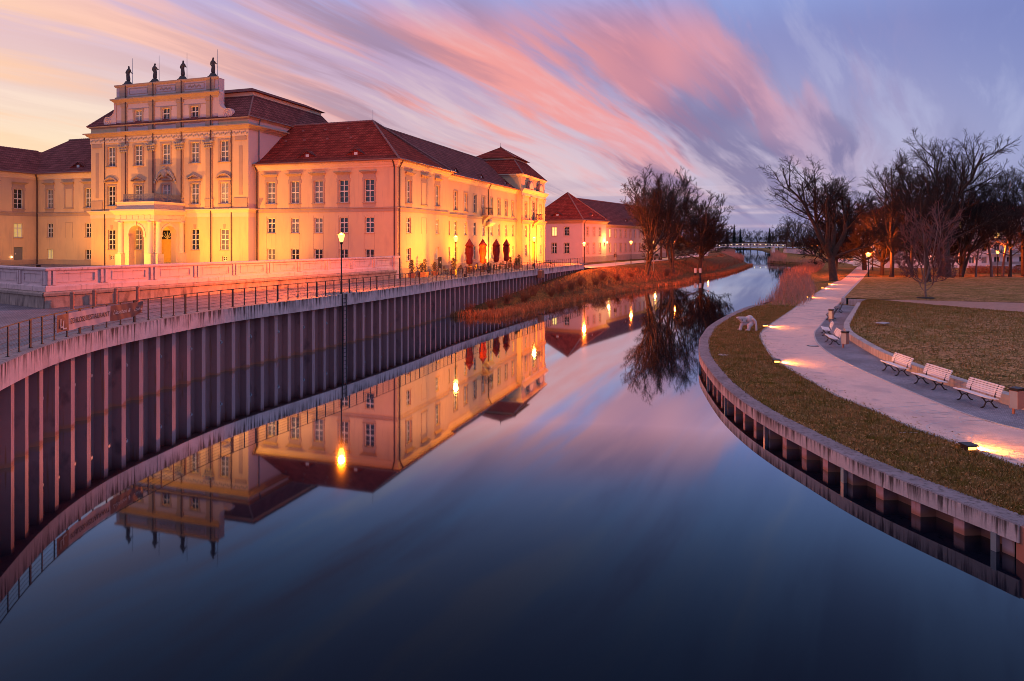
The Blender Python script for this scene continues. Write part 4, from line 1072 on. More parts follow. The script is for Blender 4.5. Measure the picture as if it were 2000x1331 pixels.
# giant pilasters with capitals, pedestals and the stained wall lines beside them
cap_m = MB()
cap_m.add([(-0.42,-0.14,0),(0.42,-0.14,0),(0.42,0,0),(-0.42,0,0),(-0.62,-0.34,0.86),(0.62,-0.34,0.86),(0.62,0,0.86),(-0.62,0,0.86)],[(3,2,1,0),(4,5,6,7),(0,1,5,4),(1,2,6,5),(3,0,4,7)])
for i in range(4):
    for j in range(3): cap_m.ball((-0.42+0.28*i,-0.22-0.07*j,0.16+0.27*j),0.13,6,4)
for x in (-0.58,0.58): cap_m.ball((x,-0.32,0.8),0.17,7,5)
cap_me = cap_m.mesh('capital','relief_stone')
pil = [11.28-2.03*3, 11.28-2.03, 11.28+2.03, 11.28+2.03*3]
for s_ in pil:
    a = sa(s_)
    m = MB(); m.box(-0.44,0.44,-0.13,0,12.2,17.75); o = FF.put('pilaster', m, 'plaster_trim', a); link('capital', cap_me, o, (0,0,17.75))
    m = MB(); m.box(-0.56,0.56,-0.20,0,11.06,11.3); m.box(-0.50,0.50,-0.17,0,11.3,12.0); m.box(-0.56,0.56,-0.20,0,12.0,12.2); FF.put('pedestal', m, 'plaster_trim', a)
    m = MB(); m.box(-0.40,0.40,-0.11,0,20.95,23.1); m.box(-0.48,0.48,-0.15,0,20.3,20.95); m.box(-0.48,0.48,-0.16,0,23.1,23.45); FF.put('pilaster', m, 'plaster_trim', a)
    m = MB(); m.tube([(0.30,-0.20,25.6),(0.30,-0.20,ZF)] if s_ < 8 or s_ > 14 else [(0.30,-0.2,25.6),(0.30,-0.2,12.4)],0.055,5); FF.put('downpipe', m, 'pipe_dark', a)
for s_ in (1.0, PW-1.0):      # end strips with sunk panels
    a = sa(s_)
    m = MB(); m.box(-0.9,0.9,-0.10,0,11.06,12.2); FF.put('pedestal', m, 'plaster_trim', a)
    m = MB(); m.box(-0.25,0.25,-0.02,0,12.55,17.9); FF.put('panel', m, 'plaster_trim', a)
    m = MB(); m.box(-0.75,0.75,-0.06,0,18.5,18.95); FF.put('panel', m, 'plaster_trim', a)
for s_ in (2.2, PW-2.2): downp = MB(); downp.tube([(0,-0.09,20.0),(0,-0.09,ZF)],0.05,5); FF.put('downpipe', downp, 'pipe_dark', sa(s_))
FF.mould('belt_course', [(0,10.15),(0.05,10.15),(0.05,10.62),(0.12,10.68),(0.22,10.86),(0.32,10.92),(0.32,11.04),(0,11.06)], 'plaster_pale', 1, 1)
FF.mould('frieze', [(0,18.98),(0.07,18.98),(0.07,19.62),(0,19.64)], 'plaster_pale', 1, 1)
om = MB()      # carved ornament along the frieze
for i in range(int(PW/0.24)):
    om.ball((0.12+0.24*i,-0.09,19.32+0.07*((i%3)-1)),0.10,5,4,(1,0.6,1.2))
FF.put('frieze_ornament', om, 'relief_stone')
FF.mould('cornice', [(0,19.64),(0.10,19.64),(0.14,19.75),(0.32,19.86),(0.42,20.02),(0.62,20.06),(0.62,20.18),(0,20.26)], 'plaster_trim', 1, 1)
FF.mould('attic_cornice', [(0,20.78),(0.06,20.78),(0.2,20.9),(0.3,20.92),(0.3,21.0),(0,21.0)], 'plaster_trim', 1, 1)
# side walls, rear
FSR = Fac(palace, PX, PY0, L_ROT, 19.0); FSR.wall(ZG, 20.98, [], 'plaster_pink')  # pinker than the left wall: the shade on this side is put into the colour
FSL = Fac(palace, PX+19.0, PY1, PI, 19.0); FSL.wall(ZG, 20.98, [], 'plaster')
for F_ in (FSR, FSL):
    F_.mould('cornice', [(0,19.64),(0.10,19.64),(0.14,19.75),(0.32,19.86),(0.42,20.02),(0.62,20.06),(0.62,20.18),(0,20.26)], 'plaster_trim', 1, 1)
    F_.mould('attic_cornice', [(0,20.78),(0.06,20.78),(0.2,20.9),(0.3,20.92),(0.3,21.0),(0,21.0)], 'plaster_trim', 1, 1)
FSR.mould('belt_course', [(0,10.15),(0.05,10.15),(0.05,10.62),(0.12,10.68),(0.22,10.86),(0.32,10.92),(0.32,11.04),(0,11.06)], 'plaster_pale', 1, 0, 0, 1.6)
m = MB(); m.quad((PX+19,PY0,ZG),(PX+19,PY1,ZG),(PX+19,PY1,21),(PX+19,PY0,21)); m.build('rear_wall','plaster',palace)
# lower roof slope, clerestory band, upper roof
m = MB(); x0, x1, y0, y1 = PX-0.32, PX+19.3, PY0-0.32, PY1+0.32
frustum(m, (x0,x1,y0,y1), 21.0, (x0+3.1,x1-3.1,y0+1.9,y1-1.9), 24.0); rpal = m.build('roof','roof_tile_dark',palace)
m = MB(); frustum(m, (x0+3.15,x1-3.15,y0+1.95,y1-1.95), 23.95, (x0+3.15,x1-3.15,y0+1.95,y1-1.95), 24.42); m.build('roof_band','plaster_pale',palace)
m = MB(); q = (x0+2.7,x1-2.7,y0+1.5,y1-1.5); frustum(m, q, 24.42, (x0+4.6,x1-4.6,y0+3.3,y1-3.3), 25.25)
m.quad((q[0],q[2],24.42),(q[1],q[2],24.42),(q[1],q[3],24.42),(q[0],q[3],24.42)); z_=25.25; m.quad((x0+4.6,y0+3.3,z_),(x1-4.6,y0+3.3,z_),(x1-4.6,y1-3.3,z_),(x0+4.6,y1-3.3,z_)); m.build('roof','roof_tile_dark',palace)
ridge_tiles((x0,y0,21.02),(x0+3.1,y0+1.9,24.0),0.09).build('ridge_tiles','ridge_tile',rpal); ridge_tiles((x0,y1,21.02),(x0+3.1,y1-1.9,24.0),0.09).build('ridge_tiles','ridge_tile',rpal)
gutter(palace, [(x0-0.05,y0-0.05,21.03),(x1,y0-0.05,21.03)],0.09)
m = MB(); m.tube([(0.4,PY0-0.36,21.0),(0.4,PY0-0.2,20.6),(0.4,PY0-0.12,20.3),(0.4,PY0-0.12,ZG)],0.07,6); m.build('downpipe','zinc',palace)
# gabled attic storey with parapet
S0, S1 = 3.95, 18.6
GZ0, GZ1 = 20.2, 24.02
gh = [(sa(s_),20.85,1.10,1.75) for s_ in (7.23, 11.28, 15.33)]
FG = Fac(palace, PX-0.02, PY1, A_ROT, PW); FG.wall(GZ0, 25.55, gh, 'plaster_pink', a0=sa(S1), a1=sa(S0))  # pinker copy of the plaster: the attic's lack of floodlight is put into the colour
for a, b, w, h in gh: put_window(FG, a, b, w, h, 3, 2, 'glass', 'eared')
m = MB(); m.box(sa(S1),sa(S0),0.4,0.9,GZ0,25.55); m.box(sa(S1),sa(S1)+0.05,0.0,0.4,GZ0,25.55); m.box(sa(S0)-0.05,sa(S0),0.0,0.4,GZ0,25.55); m.box(sa(S1),sa(S0),0.0,0.9,25.5,25.56); FG.put('attic_back', m, 'plaster_pink')
FG.mould('attic_cornice', [(0,23.45),(0.10,23.45),(0.16,23.62),(0.36,23.8),(0.5,23.9),(0.5,24.02),(0,24.08)], 'plaster_trim', 1, 1, sa(S1), sa(S0))
FG.mould('parapet_coping', [(0,25.42),(0.12,25.42),(0.2,25.56),(0.2,25.68),(-0.9,25.68),(-0.9,25.56)], 'plaster_trim', 0.8, 0.8, sa(S1), sa(S0))
FG.mould('parapet_base', [(0,24.08),(0.12,24.08),(0.12,24.25),(0,24.32)], 'plaster_trim', 1, 1, sa(S1), sa(S0))
for s_ in (9.25, 13.3, 5.0, 17.5):
    m = MB(); m.box(-0.55,0.55,-0.10,0,24.3,25.42); FG.put('parapet_pier', m, 'plaster_trim', sa(s_))
for s_ in (7.23, 11.28, 15.33):
    m = MB(); m.box(-1.35,-1.29,-0.03,0,24.5,25.2); m.box(1.29,1.35,-0.03,0,24.5,25.2); m.box(-1.29,1.29,-0.03,0,24.5,24.56); m.box(-1.29,1.29,-0.03,0,25.14,25.2)
    if s_ < 14:
        for i in range(9): m.ball((-0.8+0.2*i,-0.02,24.85+0.1*SIN(i*2.1)),0.11,6,4,(1,0.4,1))
    FG.put('parapet_panel', m, 'plaster_trim', sa(s_))
    m = MB(); m.box(-1.5,1.5,-0.03,0,22.78,22.84); FG.put('string_course', m, 'plaster_trim', sa(s_))
# volutes at the gable sides
def volute_mesh(sg):
    m = MB()
    prof = [(0.0,3.2),(0.22,3.15),(0.34,2.9),(0.30,2.4),(0.26,2.0),(0.34,1.6),(0.62,1.25),(1.0,1.08),(1.45,1.0)]
    c = (1.25,0.52); rr_ = 0.62
    arc = [(c[0]+rr_*COS(t_), c[1]+rr_*SIN(t_)) for t_ in np.linspace(R(60),R(-100),12)]
    poly = prof[:-1] + arc + [(1.0,-0.05),(0.0,-0.05)]
    m.prism([(sg*x,z) for x, z in poly], 'y', -0.10, 0.45)
    sp = []
    for i in range(40):
        t_ = i/39*4.4*PI; r_ = 0.56*(1-i/44); sp.append((sg*(c[0]+r_*COS(t_+1.0)), -0.13, c[1]+r_*SIN(t_+1.0)))
    m.tube(sp, 0.045, 5)
    edge_ = [(sg*(x-0.10),-0.12,z-0.05) for x, z in prof[1:]]; m.tube(edge_, 0.045, 5)
    return m
for a, sg in ((sa(S1)-0.002,-1),(sa(S0)+0.002,1)): FG.put('volute', volute_mesh(sg), 'plaster_pink', a, 21.0)

# ---------------- portico
PS0, PS1, PD = 8.85, 13.75, 4.05
def arch_wall(L, z0, z1, a, r, zs, th):
    m = MB(); n = 14
    arc = [(a - r*COS(PI*i/n), zs + r*SIN(PI*i/n)) for i in range(n+1)]
    for y, fl in ((0,0),(th,1)):
        m.quad((0,y,z0),(a-r,y,z0),(a-r,y,zs),(0,y,zs)); m.quad((a+r,y,z0),(L,y,z0),(L,y,zs),(a+r,y,zs))
        for i in range(n):
            p, q = arc[i], arc[i+1]; m.quad((p[0],y,p[1]),(q[0],y,q[1]),(q[0],y,z1),(p[0],y,z1))
        m.quad((0,y,zs),(a-r,y,zs),(a-r,y,z1),(0,y,z1)); m.quad((a+r,y,zs),(L,y,zs),(L,y,z1),(a+r,y,z1))
    for i in range(n):
        p, q = arc[i], arc[i+1]; m.quad((p[0],0,p[1]),(p[0],th,p[1]),(q[0],th,q[1]),(q[0],0,q[1]))
    for x in (a-r, a+r): m.quad((x,0,z0),(x,th,z0),(x,th,zs),(x,0,zs))
    for x in (0, L): m.quad((x,0,z0),(x,th,z0),(x,th,z1),(x,0,z1))
    return m
def archivolt(a, r, zs):
    m = MB(); n = 14
    for i in range(n):
        t0_, t1_ = PI*i/n, PI*(i+1)/n
        P = [(a-rr_*COS(t_), zs+rr_*SIN(t_)) for t_ in (t0_,t1_) for rr_ in (r, r+0.24)]
        m.add([(P[0][0],-0.07,P[0][1]),(P[1][0],-0.07,P[1][1]),(P[3][0],-0.07,P[3][1]),(P[2][0],-0.07,P[2][1]),(P[0][0],0,P[0][1]),(P[1][0],0,P[1][1]),(P[3][0],0,P[3][1]),(P[2][0],0,P[2][1])],[(0,1,2,3),(1,5,6,2),(0,3,7,4)])
    m.box(a-0.13,a+0.13,-0.16,0,zs+r-0.02,zs+r+0.4)
    for x in (a-r-0.12, a+r+0.12): m.box(x-0.17,x+0.17,-0.09,0,zs-0.22,zs)
    return m
PLW = PS1 - PS0
FPO = Fac(palace, PX-PD, PY0+PS1, A_ROT, PLW)
FPR = Fac(palace, PX-PD+0.001, PY0+PS0, L_ROT, PD); FPL = Fac(palace, PX, PY0+PS1, PI, PD)
for F_, L_ in ((FPO,PLW),(FPR,PD),(FPL,PD)):
    r_ = 1.05 if F_ is FPO else 1.0
    F_.put('portico_wall', arch_wall(L_, ZF-0.3, 10.1, L_/2, r_, 8.15, 0.75), 'plaster_pale'); F_.put('archivolt', archivolt(L_/2, r_, 8.15), 'plaster_pale')
    for a in ((0.42,L_-0.42) if F_ is FPO else (0.42,L_-0.4)):
        m = MB(); m.lathe([(0.36,6.1),(0.36,6.25),(0.30,6.3),(0.29,8.5),(0.25,9.4),(0.30,9.45),(0.34,9.6)],12); F_.put('column', m, 'plaster_pale', a, 0, 0.12, smooth=True)
        m = MB(); m.box(-0.42,0.42,-0.42,0.1,ZF-0.3,6.1); F_.put('column_base', m, 'plaster_pale', a, 0, 0.05)
    mt = (1,1) if F_ is FPO else ((1,0) if F_ is FPR else (0,1))
    F_.mould('entablature', [(0,9.6),(0.30,9.6),(0.30,9.82),(0.24,9.84),(0.24,10.32),(0.34,10.4),(0.55,10.7),(0.62,10.74),(0.62,10.9),(0,10.95)], 'plaster_pale', *mt)
    F_.mould('balcony_parapet', [(0.05,10.95),(0.22,10.95),(0.22,11.1),(0.14,11.14),(0.14,11.56),(0.24,11.62),(0.24,11.74),(0.0,11.74)], 'plaster_pale', *mt)
    for i in range(6):
        m = MB(); m.box(-0.14,0.14,-0.29,-0.235,9.86,10.28); F_.put('triglyph', m, 'plaster_pale', 0.4+(L_-0.8)*i/5)
m = MB(); m.box(-PD+0.05,0,0,PLW,10.6,10.85); m.build('portico_ceiling','plaster_pale',palace,(PX,PY0+PS0,0))
for F_, a0, a1 in ((FPO,0.5,PLW-0.1),(FPR,0.1,PD)):
    m = MB(); m.box(a0,a1,0.10,0.13,11.74,12.62); F_.put('glass_balustrade', m, 'glass_panel')
# entrance door with fanlight, steps
m = MB(); m.box(-0.85,0.85,0,0.06,0,2.6); FF.put('door', m, 'door_wood', sa(11.28), ZF+0.5, -0.2)
m = MB(); m.prism([(0.85*COS(PI*i/10), 2.62+0.85*SIN(PI*i/10)) for i in range(11)],'y',0,0.04); fl_ = FF.put('fanlight', m, 'glass', sa(11.28), ZF+0.5, -0.2)
for i in range(1,6):
    m = MB(); t_=PI*i/6; m.bar((0,-0.02,2.65),(0.84*COS(t_),-0.02,2.65+0.84*SIN(t_)),0.03,0.03); link('glazing_bar', m.mesh('glazing_bar','frame_paint'), fl_)
for i in range(3):
    m = MB(); m.box(-1.3-0.15*i,1.3+0.15*i,-(0.35*(i+1)),0,0,0.16*(3-i)); FF.put('step', m, 'sandstone', sa(11.28), ZF)

# ---------------- left wings of the court
lw = thing('palace_court_wing', 'pale left court wing of the palace with dark red roof', 'building', (CPX,CPY,0), VA)
FB = Fac(lw, 0, 50.3, A_ROT, 50.3-PY1)
ua = [50.3-48.13, 50.3-44.95, 50.3-41.8]
hol = []
for k, a in enumerate(ua):
    if k != 1: hol += [(a,11.55,1.1,2.35),(a,7.95,1.0,1.72),(a,5.25,1.0,1.2)]
FB.wall(ZG, 15.8, hol, 'plaster')
for k, a in enumerate(ua):
    if k != 1:
        put_window(FB,a,11.55,1.1,2.35,4,2,'blind_glass','eared','hood',apron=0.5); put_window(FB,a,7.95,1.0,1.72,3,2,'glass','sill'); put_window(FB,a,5.25,1.0,1.2,2,0,'dim_window' if k == 0 else 'glass','sill')
    else:
        m = MB(); m.box(-0.55,0.55,-0.02,0,0,2.35); o = FB.put('blind_window', m, 'plaster', a, 11.55); link('surround', surround_mesh('eared',1.1,2.35), o); link('hood', head_mesh('hood',1.1), o, (0,0,2.52))
        m = MB(); m.box(-0.62,-0.58,-0.02,0,0,1.9); m.box(0.58,0.62,-0.02,0,0,1.9); m.box(-0.58,0.58,-0.02,0,1.86,1.9); FB.put('blind_panel', m, 'plaster_trim', a, 7.9)
FB.mould('belt_course', BELT, 'plaster_trim', -1, 0); FB.mould('cornice', CORN, 'plaster_pale', -1, 0); FB.mould('plinth',[(0,ZG),(0.05,ZG),(0.05,5.15),(0,5.2)],'plaster_trim',-1,0)
FC = Fac(lw, -26.0, 50.3, L_ROT, 26.0)
ca = [26-2.34, 26-5.7, 26-9.0]
hol = []
for k, a in enumerate(ca): hol += [(a,11.45,1.15,2.4),(a,7.9,1.1,1.75)] + ([(a,ZF-0.1,1.15,2.25)] if k == 0 else [(a,5.25,1.0,1.2)])
FC.wall(ZG, 15.8, hol, 'plaster')
for k, a in enumerate(ca):
    put_window(FC,a,11.45,1.15,2.4,4,2,'glass','eared','hood',apron=0.5); put_window(FC,a,7.9,1.1,1.75,3,2,'dim_window' if k == 0 else 'glass','sill')
    if k == 0:
        m = MB(); m.box(-0.575,0.575,0,0.05,0,2.25); d_ = FC.put('door', m, 'door_grey', a, ZF-0.1, -0.12); m = MB(); m.box(-0.35,-0.22,-0.01,0,1.35,1.55); link('notice', m.mesh('notice','frame_paint'), d_)
    else: put_window(FC,a,5.25,1.0,1.2,2,0,'glass','sill')
FC.mould('belt_course', BELT, 'plaster_trim', 0, -1); FC.mould('cornice', CORN, 'plaster_pale', 0, -1); FC.mould('plinth',[(0,ZG),(0.05,ZG),(0.05,5.15),(0,5.2)],'plaster_trim',0,-1)
rb_ = merge(hip_roof(-0.55,13.6,PY1+0.02,60.0,15.8,5.35,(1,1,0,1))); roofB = rb_.build('roof','roof_tile_dark',lw); ridge_tiles((6.52,PY1+0.1,21.17),(6.52,53.0,21.17)).build('ridge_tiles','ridge_tile',roofB)
rc_ = merge(hip_roof(-27,6.0,49.75,60.6,15.8,3.55,(0,0,1,1))); roofC = rc_.build('roof','roof_tile_dark',lw); ridge_tiles((-27,55.17,19.37),(3.8,55.17,19.37)).build('ridge_tiles','ridge_tile',roofC)
eyebrow(roofB, 0.95, 44.6, 16.55, A_ROT)
gutter(lw, [(-0.62,PY1+0.1,15.84),(-0.62,49.68,15.84),(-26.5,49.68,15.84)]); downpipe(lw, -0.14, 50.12, ZG, 15.7, -0.45, -0.4)
m = MB(); m.quad((13,PY1,ZG),(13,60,ZG),(13,60,15.8),(13,PY1,15.8)); m.quad((-26,60,ZG),(13,60,ZG),(13,60,15.8),(-26,60,15.8)); m.quad((-26,50.3,ZG),(-26,60,ZG),(-26,60,15.8),(-26,50.3,15.8)); m.build('rear_wall','plaster',lw)
m = MB(); m.ball((0,-0.12,0),0.09,8,6); m2 = link('wall_lamp', m.mesh('wall_lamp','bridge_light'), lw, FC.loc(ca[0]-0.9, 5.55), 0)

# forecourt terrace
fc = [pal(-45,62), pal(-1.0,50.2), pal(-0.05,17.5), pal(-0.05,-0.05)]
TW = [Vector((-60,61,0)), Vector((-32.5,43.0,0)), Vector((-26.6,39.0,0)), Vector((-11.9,69.0,0))]
struct(polygon('forecourt', [(p.x,p.y) for p in (pal(-0.04,0.3), pal(-0.04,50.25), pal(-30,50.25))] + [(-60,61),(-32.2,43.6),(-26.8,40.0),(-12.6,69.0)], ZF, 'promenade_setts'))

# ---------------- parapet wall of the terrace
pw = thing('parapet_wall', 'pale panelled parapet wall on a stained sandstone plinth beside the promenade', 'wall')
def parapet(A, B, nb, m0, m1):
    d = B - A; L = d.length; F = Fac(pw, A.x, A.y, math.atan2(d.y,d.x), L); bl = L/nb
    F.mould('plinth', [(-0.5,ZG-0.1),(0.26,ZG-0.1),(0.24,4.32),(0.36,4.36),(0.38,4.50),(0.30,4.58),(-0.5,4.60)], 'sandstone', m0, m1)
    F.mould('wall_base', [(-0.3,4.60),(0.12,4.60),(0.12,4.86),(0.06,4.92),(0.0,4.96),(-0.3,4.96)], 'parapet_white', m0, m1)
    F.mould('coping', [(-0.34,5.76),(0.05,5.76),(0.12,5.82),(0.12,5.92),(-0.1,5.97),(-0.34,5.92)], 'parapet_white', m0, m1)
    for i in range(nb):
        a = bl*(i+0.5); mm_ = MB(); w_ = bl - 1.15
        F_holes = [(a, 5.14, w_, 0.46)]
        F.wall(4.96, 5.76, F_holes, 'parapet_white', 0.08, 'wall_bay', bl*i, bl*(i+1))
        mm_.box(-w_/2,w_/2,0.03,0.07,0,0.46); F.put('panel', mm_, 'parapet_white', a, 5.14)
        t_ = 0.05; mm_ = MB(); mm_.box(-w_/2-t_,-w_/2,-0.03,0,-t_,0.46+t_); mm_.box(w_/2,w_/2+t_,-0.03,0,-t_,0.46+t_); mm_.box(-w_/2,w_/2,-0.03,0,0.46,0.46+t_); mm_.box(-w_/2,w_/2,-0.03,0,-t_,0); F.put('panel_frame', mm_, 'parapet_white', a, 5.14)
    for i in range(nb+1):
        if (i == 0 and m0 > 0): a = 0.25
        elif i == nb and m1 > 0: a = L-0.25
        else: a = min(max(bl*i,0.25), L-0.25)
        mm_ = MB(); mm_.box(-0.24,-0.06,-0.09,0,4.96,5.76); mm_.box(0.06,0.24,-0.09,0,4.96,5.76); F.put('pier', mm_, 'parapet_white', a)
    mm_ = MB(); mm_.quad((0,0.28,4.6),(L,0.28,4.6),(L,0.28,5.9),(0,0.28,5.9)); F.put('rear_face', mm_, 'parapet_white')
parapet(TW[2], TW[3], 10, 1, 0.0); parapet(TW[1], TW[2], 2, 0, 1); parapet(TW[0], TW[1], 8, 0, 0)
# end pier next to the wing
m = MB(); m.box(-0.35,0.35,-0.35,0.35,ZG,5.8); m.box(-0.45,0.45,-0.45,0.45,5.8,6.0); m.build('end_pier','parapet_white',pw,(-11.95,69.15,0),R(64))
# ================================================================== SECOND BUILDING (pink, beyond the palace)
DA = math.atan2(0.8634, 0.5045)
DX, DY = 14.7, 143.0
ZD = 2.85
ann = thing('annex_building', 'pink two storey building with hipped red roof and grey plinth beyond the palace', 'building', (DX,DY,0), DA)
FD = Fac(ann, 0, 13.2, -PI/2, 13.2)
hol = []
da = [13.2-u for u in (9.55, 6.55, 3.6)]
for a in da: hol += [(a,8.6,1.15,1.85),(a,4.85,1.15,2.2)]
FD.wall(ZD-0.6, 11.9, hol, 'plaster_pink')
for k, a in enumerate(da):
    put_window(FD,a,8.6,1.15,1.85,3,2,'lit_window' if k in (0,1) else 'glass','small'); put_window(FD,a,4.85,1.15,2.2,3,2,'glass','small')
DCORN = [(0,11.2),(0.08,11.2),(0.12,11.35),(0.3,11.5),(0.42,11.7),(0.5,11.75),(0.5,11.9),(0,11.9)]
FD.mould('cornice', DCORN, 'plaster_trim', 1, 1)
FE = Fac(ann, 0, 0, 0.0, 13.0); hol = []
ea = [2.9, 6.2, 9.5]
for a in ea: hol += [(a,8.6,1.15,1.85),(a,4.85,1.15,2.2),(a,3.35,0.7,0.5)]
FE.wall(ZD-0.6, 11.9, hol, 'plaster_pink')
for k, a in enumerate(ea): put_window(FE,a,8.6,1.15,1.85,3,2,'glass','small'); put_window(FE,a,4.85,1.15,2.2,3,2,'glass','small'); put_window(FE,a,3.35,0.7,0.5,2,0,'glass')
FE.mould('cornice', DCORN, 'plaster_trim', 1, 1); FE.mould('plinth', [(0,ZD-0.6),(0.06,ZD-0.6),(0.06,4.15),(0,4.2)], 'plinth_grey', 0, 0)
FH = Fac(ann, 13.0, 0.8, 0.0, 48.0); hol = []
ha = [0.9+3.35*k for k in range(14)]
for k, a in enumerate(ha): hol += [(a,8.3,1.1,1.95),(a,4.85,1.1,2.1),(a,3.35,0.7,0.5)]
FH.wall(ZD-0.6, 11.3, hol, 'plaster_pink')
for k, a in enumerate(ha):
    put_window(FH,a,8.3,1.1,1.95,3,2,'lit_window' if k in (0,1) else 'glass','small'); put_window(FH,a,4.85,1.1,2.1,3,2,'glass','small'); put_window(FH,a,3.35,0.7,0.5,2,0,'lit_window' if k in (2,3) else 'glass')
FH.mould('cornice', [(o,z-0.6) for o, z in DCORN], 'plaster_trim', -1, 1); FH.mould('plinth', [(0,ZD-0.6),(0.06,ZD-0.6),(0.06,4.15),(0,4.2)], 'plinth_grey', 0, 0)
FHs = Fac(ann, 61.0, 0.8, PI/2, 12.0); FHs.wall(ZD-0.6, 11.3, [], 'plaster_pink'); FDs = Fac(ann, 13.0, 0, PI/2, 0.8); FDs.wall(ZD-0.6, 11.9, [], 'plaster_pink')
rd_ = merge(hip_roof(-0.6,13.6,-0.6,13.8,11.9,6.4,(1,1,1,1))); roofD = rd_.build('roof','roof_tile',ann)
ridge_tiles((-0.6,-0.6,11.92),(6.5,6.5,18.3),0.11).build('ridge_tiles','ridge_tile',roofD); ridge_tiles((13.6,-0.6,11.92),(6.5,6.5,18.3),0.11).build('ridge_tiles','ridge_tile',roofD)
rh_ = merge(hip_roof(8.0,61.6,0.25,13.4,11.3,6.0,(0,1,1,1))); roofH = rh_.build('roof','roof_tile_dark',ann); ridge_tiles((8.0,6.82,17.32),(55.0,6.82,17.32),0.11).build('ridge_tiles','ridge_tile',roofH)
eyebrow(roofD, 0.9, 6.2, 12.75, -PI/2, 1.3); eyebrow(roofD, 7.5, 1.0, 12.8, 0.0, 1.1); eyebrow(roofH, 17.0, 1.8, 12.2, 0.0, 1.2); eyebrow(roofH, 30.0, 1.8, 12.2, 0.0, 1.2); eyebrow(roofH, 44.0, 1.8, 12.2, 0.0, 1.2)
gutter(ann, [(-0.65,13,11.92),(-0.65,-0.65,11.92),(13.6,-0.65,11.92)]); m = MB(); m.tube([(1.0,-0.6,11.9),(1.0,-0.12,11.3),(1.0,-0.12,ZD)],0.08,6); m.build('downpipe','pipe_dark',ann)
m = MB(); m.quad((13,13.2,ZD-.6),(61,12.8,ZD-.6),(61,12.8,11.3),(13,13.2,11.3)); m.quad((0,13.2,ZD-.6),(13,13.2,ZD-.6),(13,13.2,11.9),(0,13.2,11.9)); m.build('rear_wall','plaster_pink',ann)
def dloc(x, y, z): 
    c, s_ = COS(DA), SIN(DA); return Vector((DX+x*c-y*s_, DY+x*s_+y*c, z))

# ================================================================== APARTMENT HOUSE behind the park trees
ap = thing('apartment_house', 'white apartment house with dark red roof and lit windows behind park trees', 'building', (92.0,168.0,0), R(4))
FQ = Fac(ap, 0, 0, 0.0, 44.0); hol = []
qa = [2.5+3.3*k for k in range(13)]
for k, a in enumerate(qa):
    for f in range(4): hol.append((a, 1.9+2.95*f, 1.5, 1.7))
FQ.wall(0.6, 13.2, hol, 'white_paint')
lit = {(5,1),(5,2),(3,3),(5,3),(1,1),(8,2)}
for k, a in enumerate(qa):
    for f in range(4): put_window(FQ, a, 1.9+2.95*f, 1.5, 1.7, 2, 0, 'lit_window' if (k,f) in lit else 'glass')
for f in range(4):
    m = MB(); m.box(26,43,-1.5,-0.005,1.25+2.95*f,1.45+2.95*f); s_ = FQ.put('balcony_slab', m, 'white_paint')
    m = MB(); m.box(26,43,-1.5,-1.46,1.45+2.95*f,2.4+2.95*f); link('balcony_front', m.mesh('balcony_front','plinth_grey'), s_)
FQ2 = Fac(ap, 0, 14, -PI/2, 14.0); FQ2.wall(0.6, 13.2, [], 'white_paint')
FQ.mould('eave', [(0,12.9),(1.0,13.0),(1.0,13.3),(0,13.3)], 'white_paint', 1, 1)
ra = merge(hip_roof(-1.0,45.0,-1.0,15.0,13.3,4.2,(1,1,1,1),0)); ra.build('roof','roof_tile',ap)

# ================================================================== FOOTBRIDGE far up the river
fb = thing('footbridge', 'slender white footbridge with small lights crossing the river far upstream', 'bridge')
A, B = atd(1398, 340, 0), atd(1533, 345, 0)
def bz(t): return 4.35 + 0.55*4*t*(1-t)
seg = 24
for i in range(seg):
    t0, t1 = i/seg, (i+1)/seg; p, q = A.lerp(B,t0), A.lerp(B,t1)
    m = MB(); m.bar((p.x,p.y,bz(t0)),(q.x,q.y,bz(t1)),2.6,0.38); m.build('deck_section','white_paint',fb)
for sy in (-1.2, 1.2):
    pts = [(A.lerp(B,i/seg).x, A.lerp(B,i/seg).y+sy, bz(i/seg)+1.25) for i in range(seg+1)]
    m = MB(); m.tube(pts, 0.06, 5); m.build('handrail','white_paint',fb)
    for i in range(seg+1):
        p = A.lerp(B,i/seg); m = MB(); m.box(p.x-0.06,p.x+0.06,p.y+sy-0.05,p.y+sy+0.05,bz(i/seg),bz(i/seg)+1.25); m.build('post','white_paint',fb)
for i in range(1, seg, 2):
    p = A.lerp(B,i/seg); m = MB(); m.box(p.x-0.16,p.x+0.16,p.y-1.34,p.y-1.27,bz(i/seg)+0.75,bz(i/seg)+0.95); m.build('lamp','bridge_light',fb)
for t_ in (0.83,):
    p = A.lerp(B,t_); m = MB(); m.box(p.x-0.5,p.x+0.5,p.y-1.0,p.y+1.0,-1,bz(t_)-0.2); m.build('pier','white_block',fb)
for e, sgn in ((A,-1),(B,1)):
    m = MB(); m.bar((e.x-0.2*sgn,e.y,2.9),(e.x+14*sgn,e.y,1.4),2.6,2.6); m.build('ramp','cap_concrete',fb)
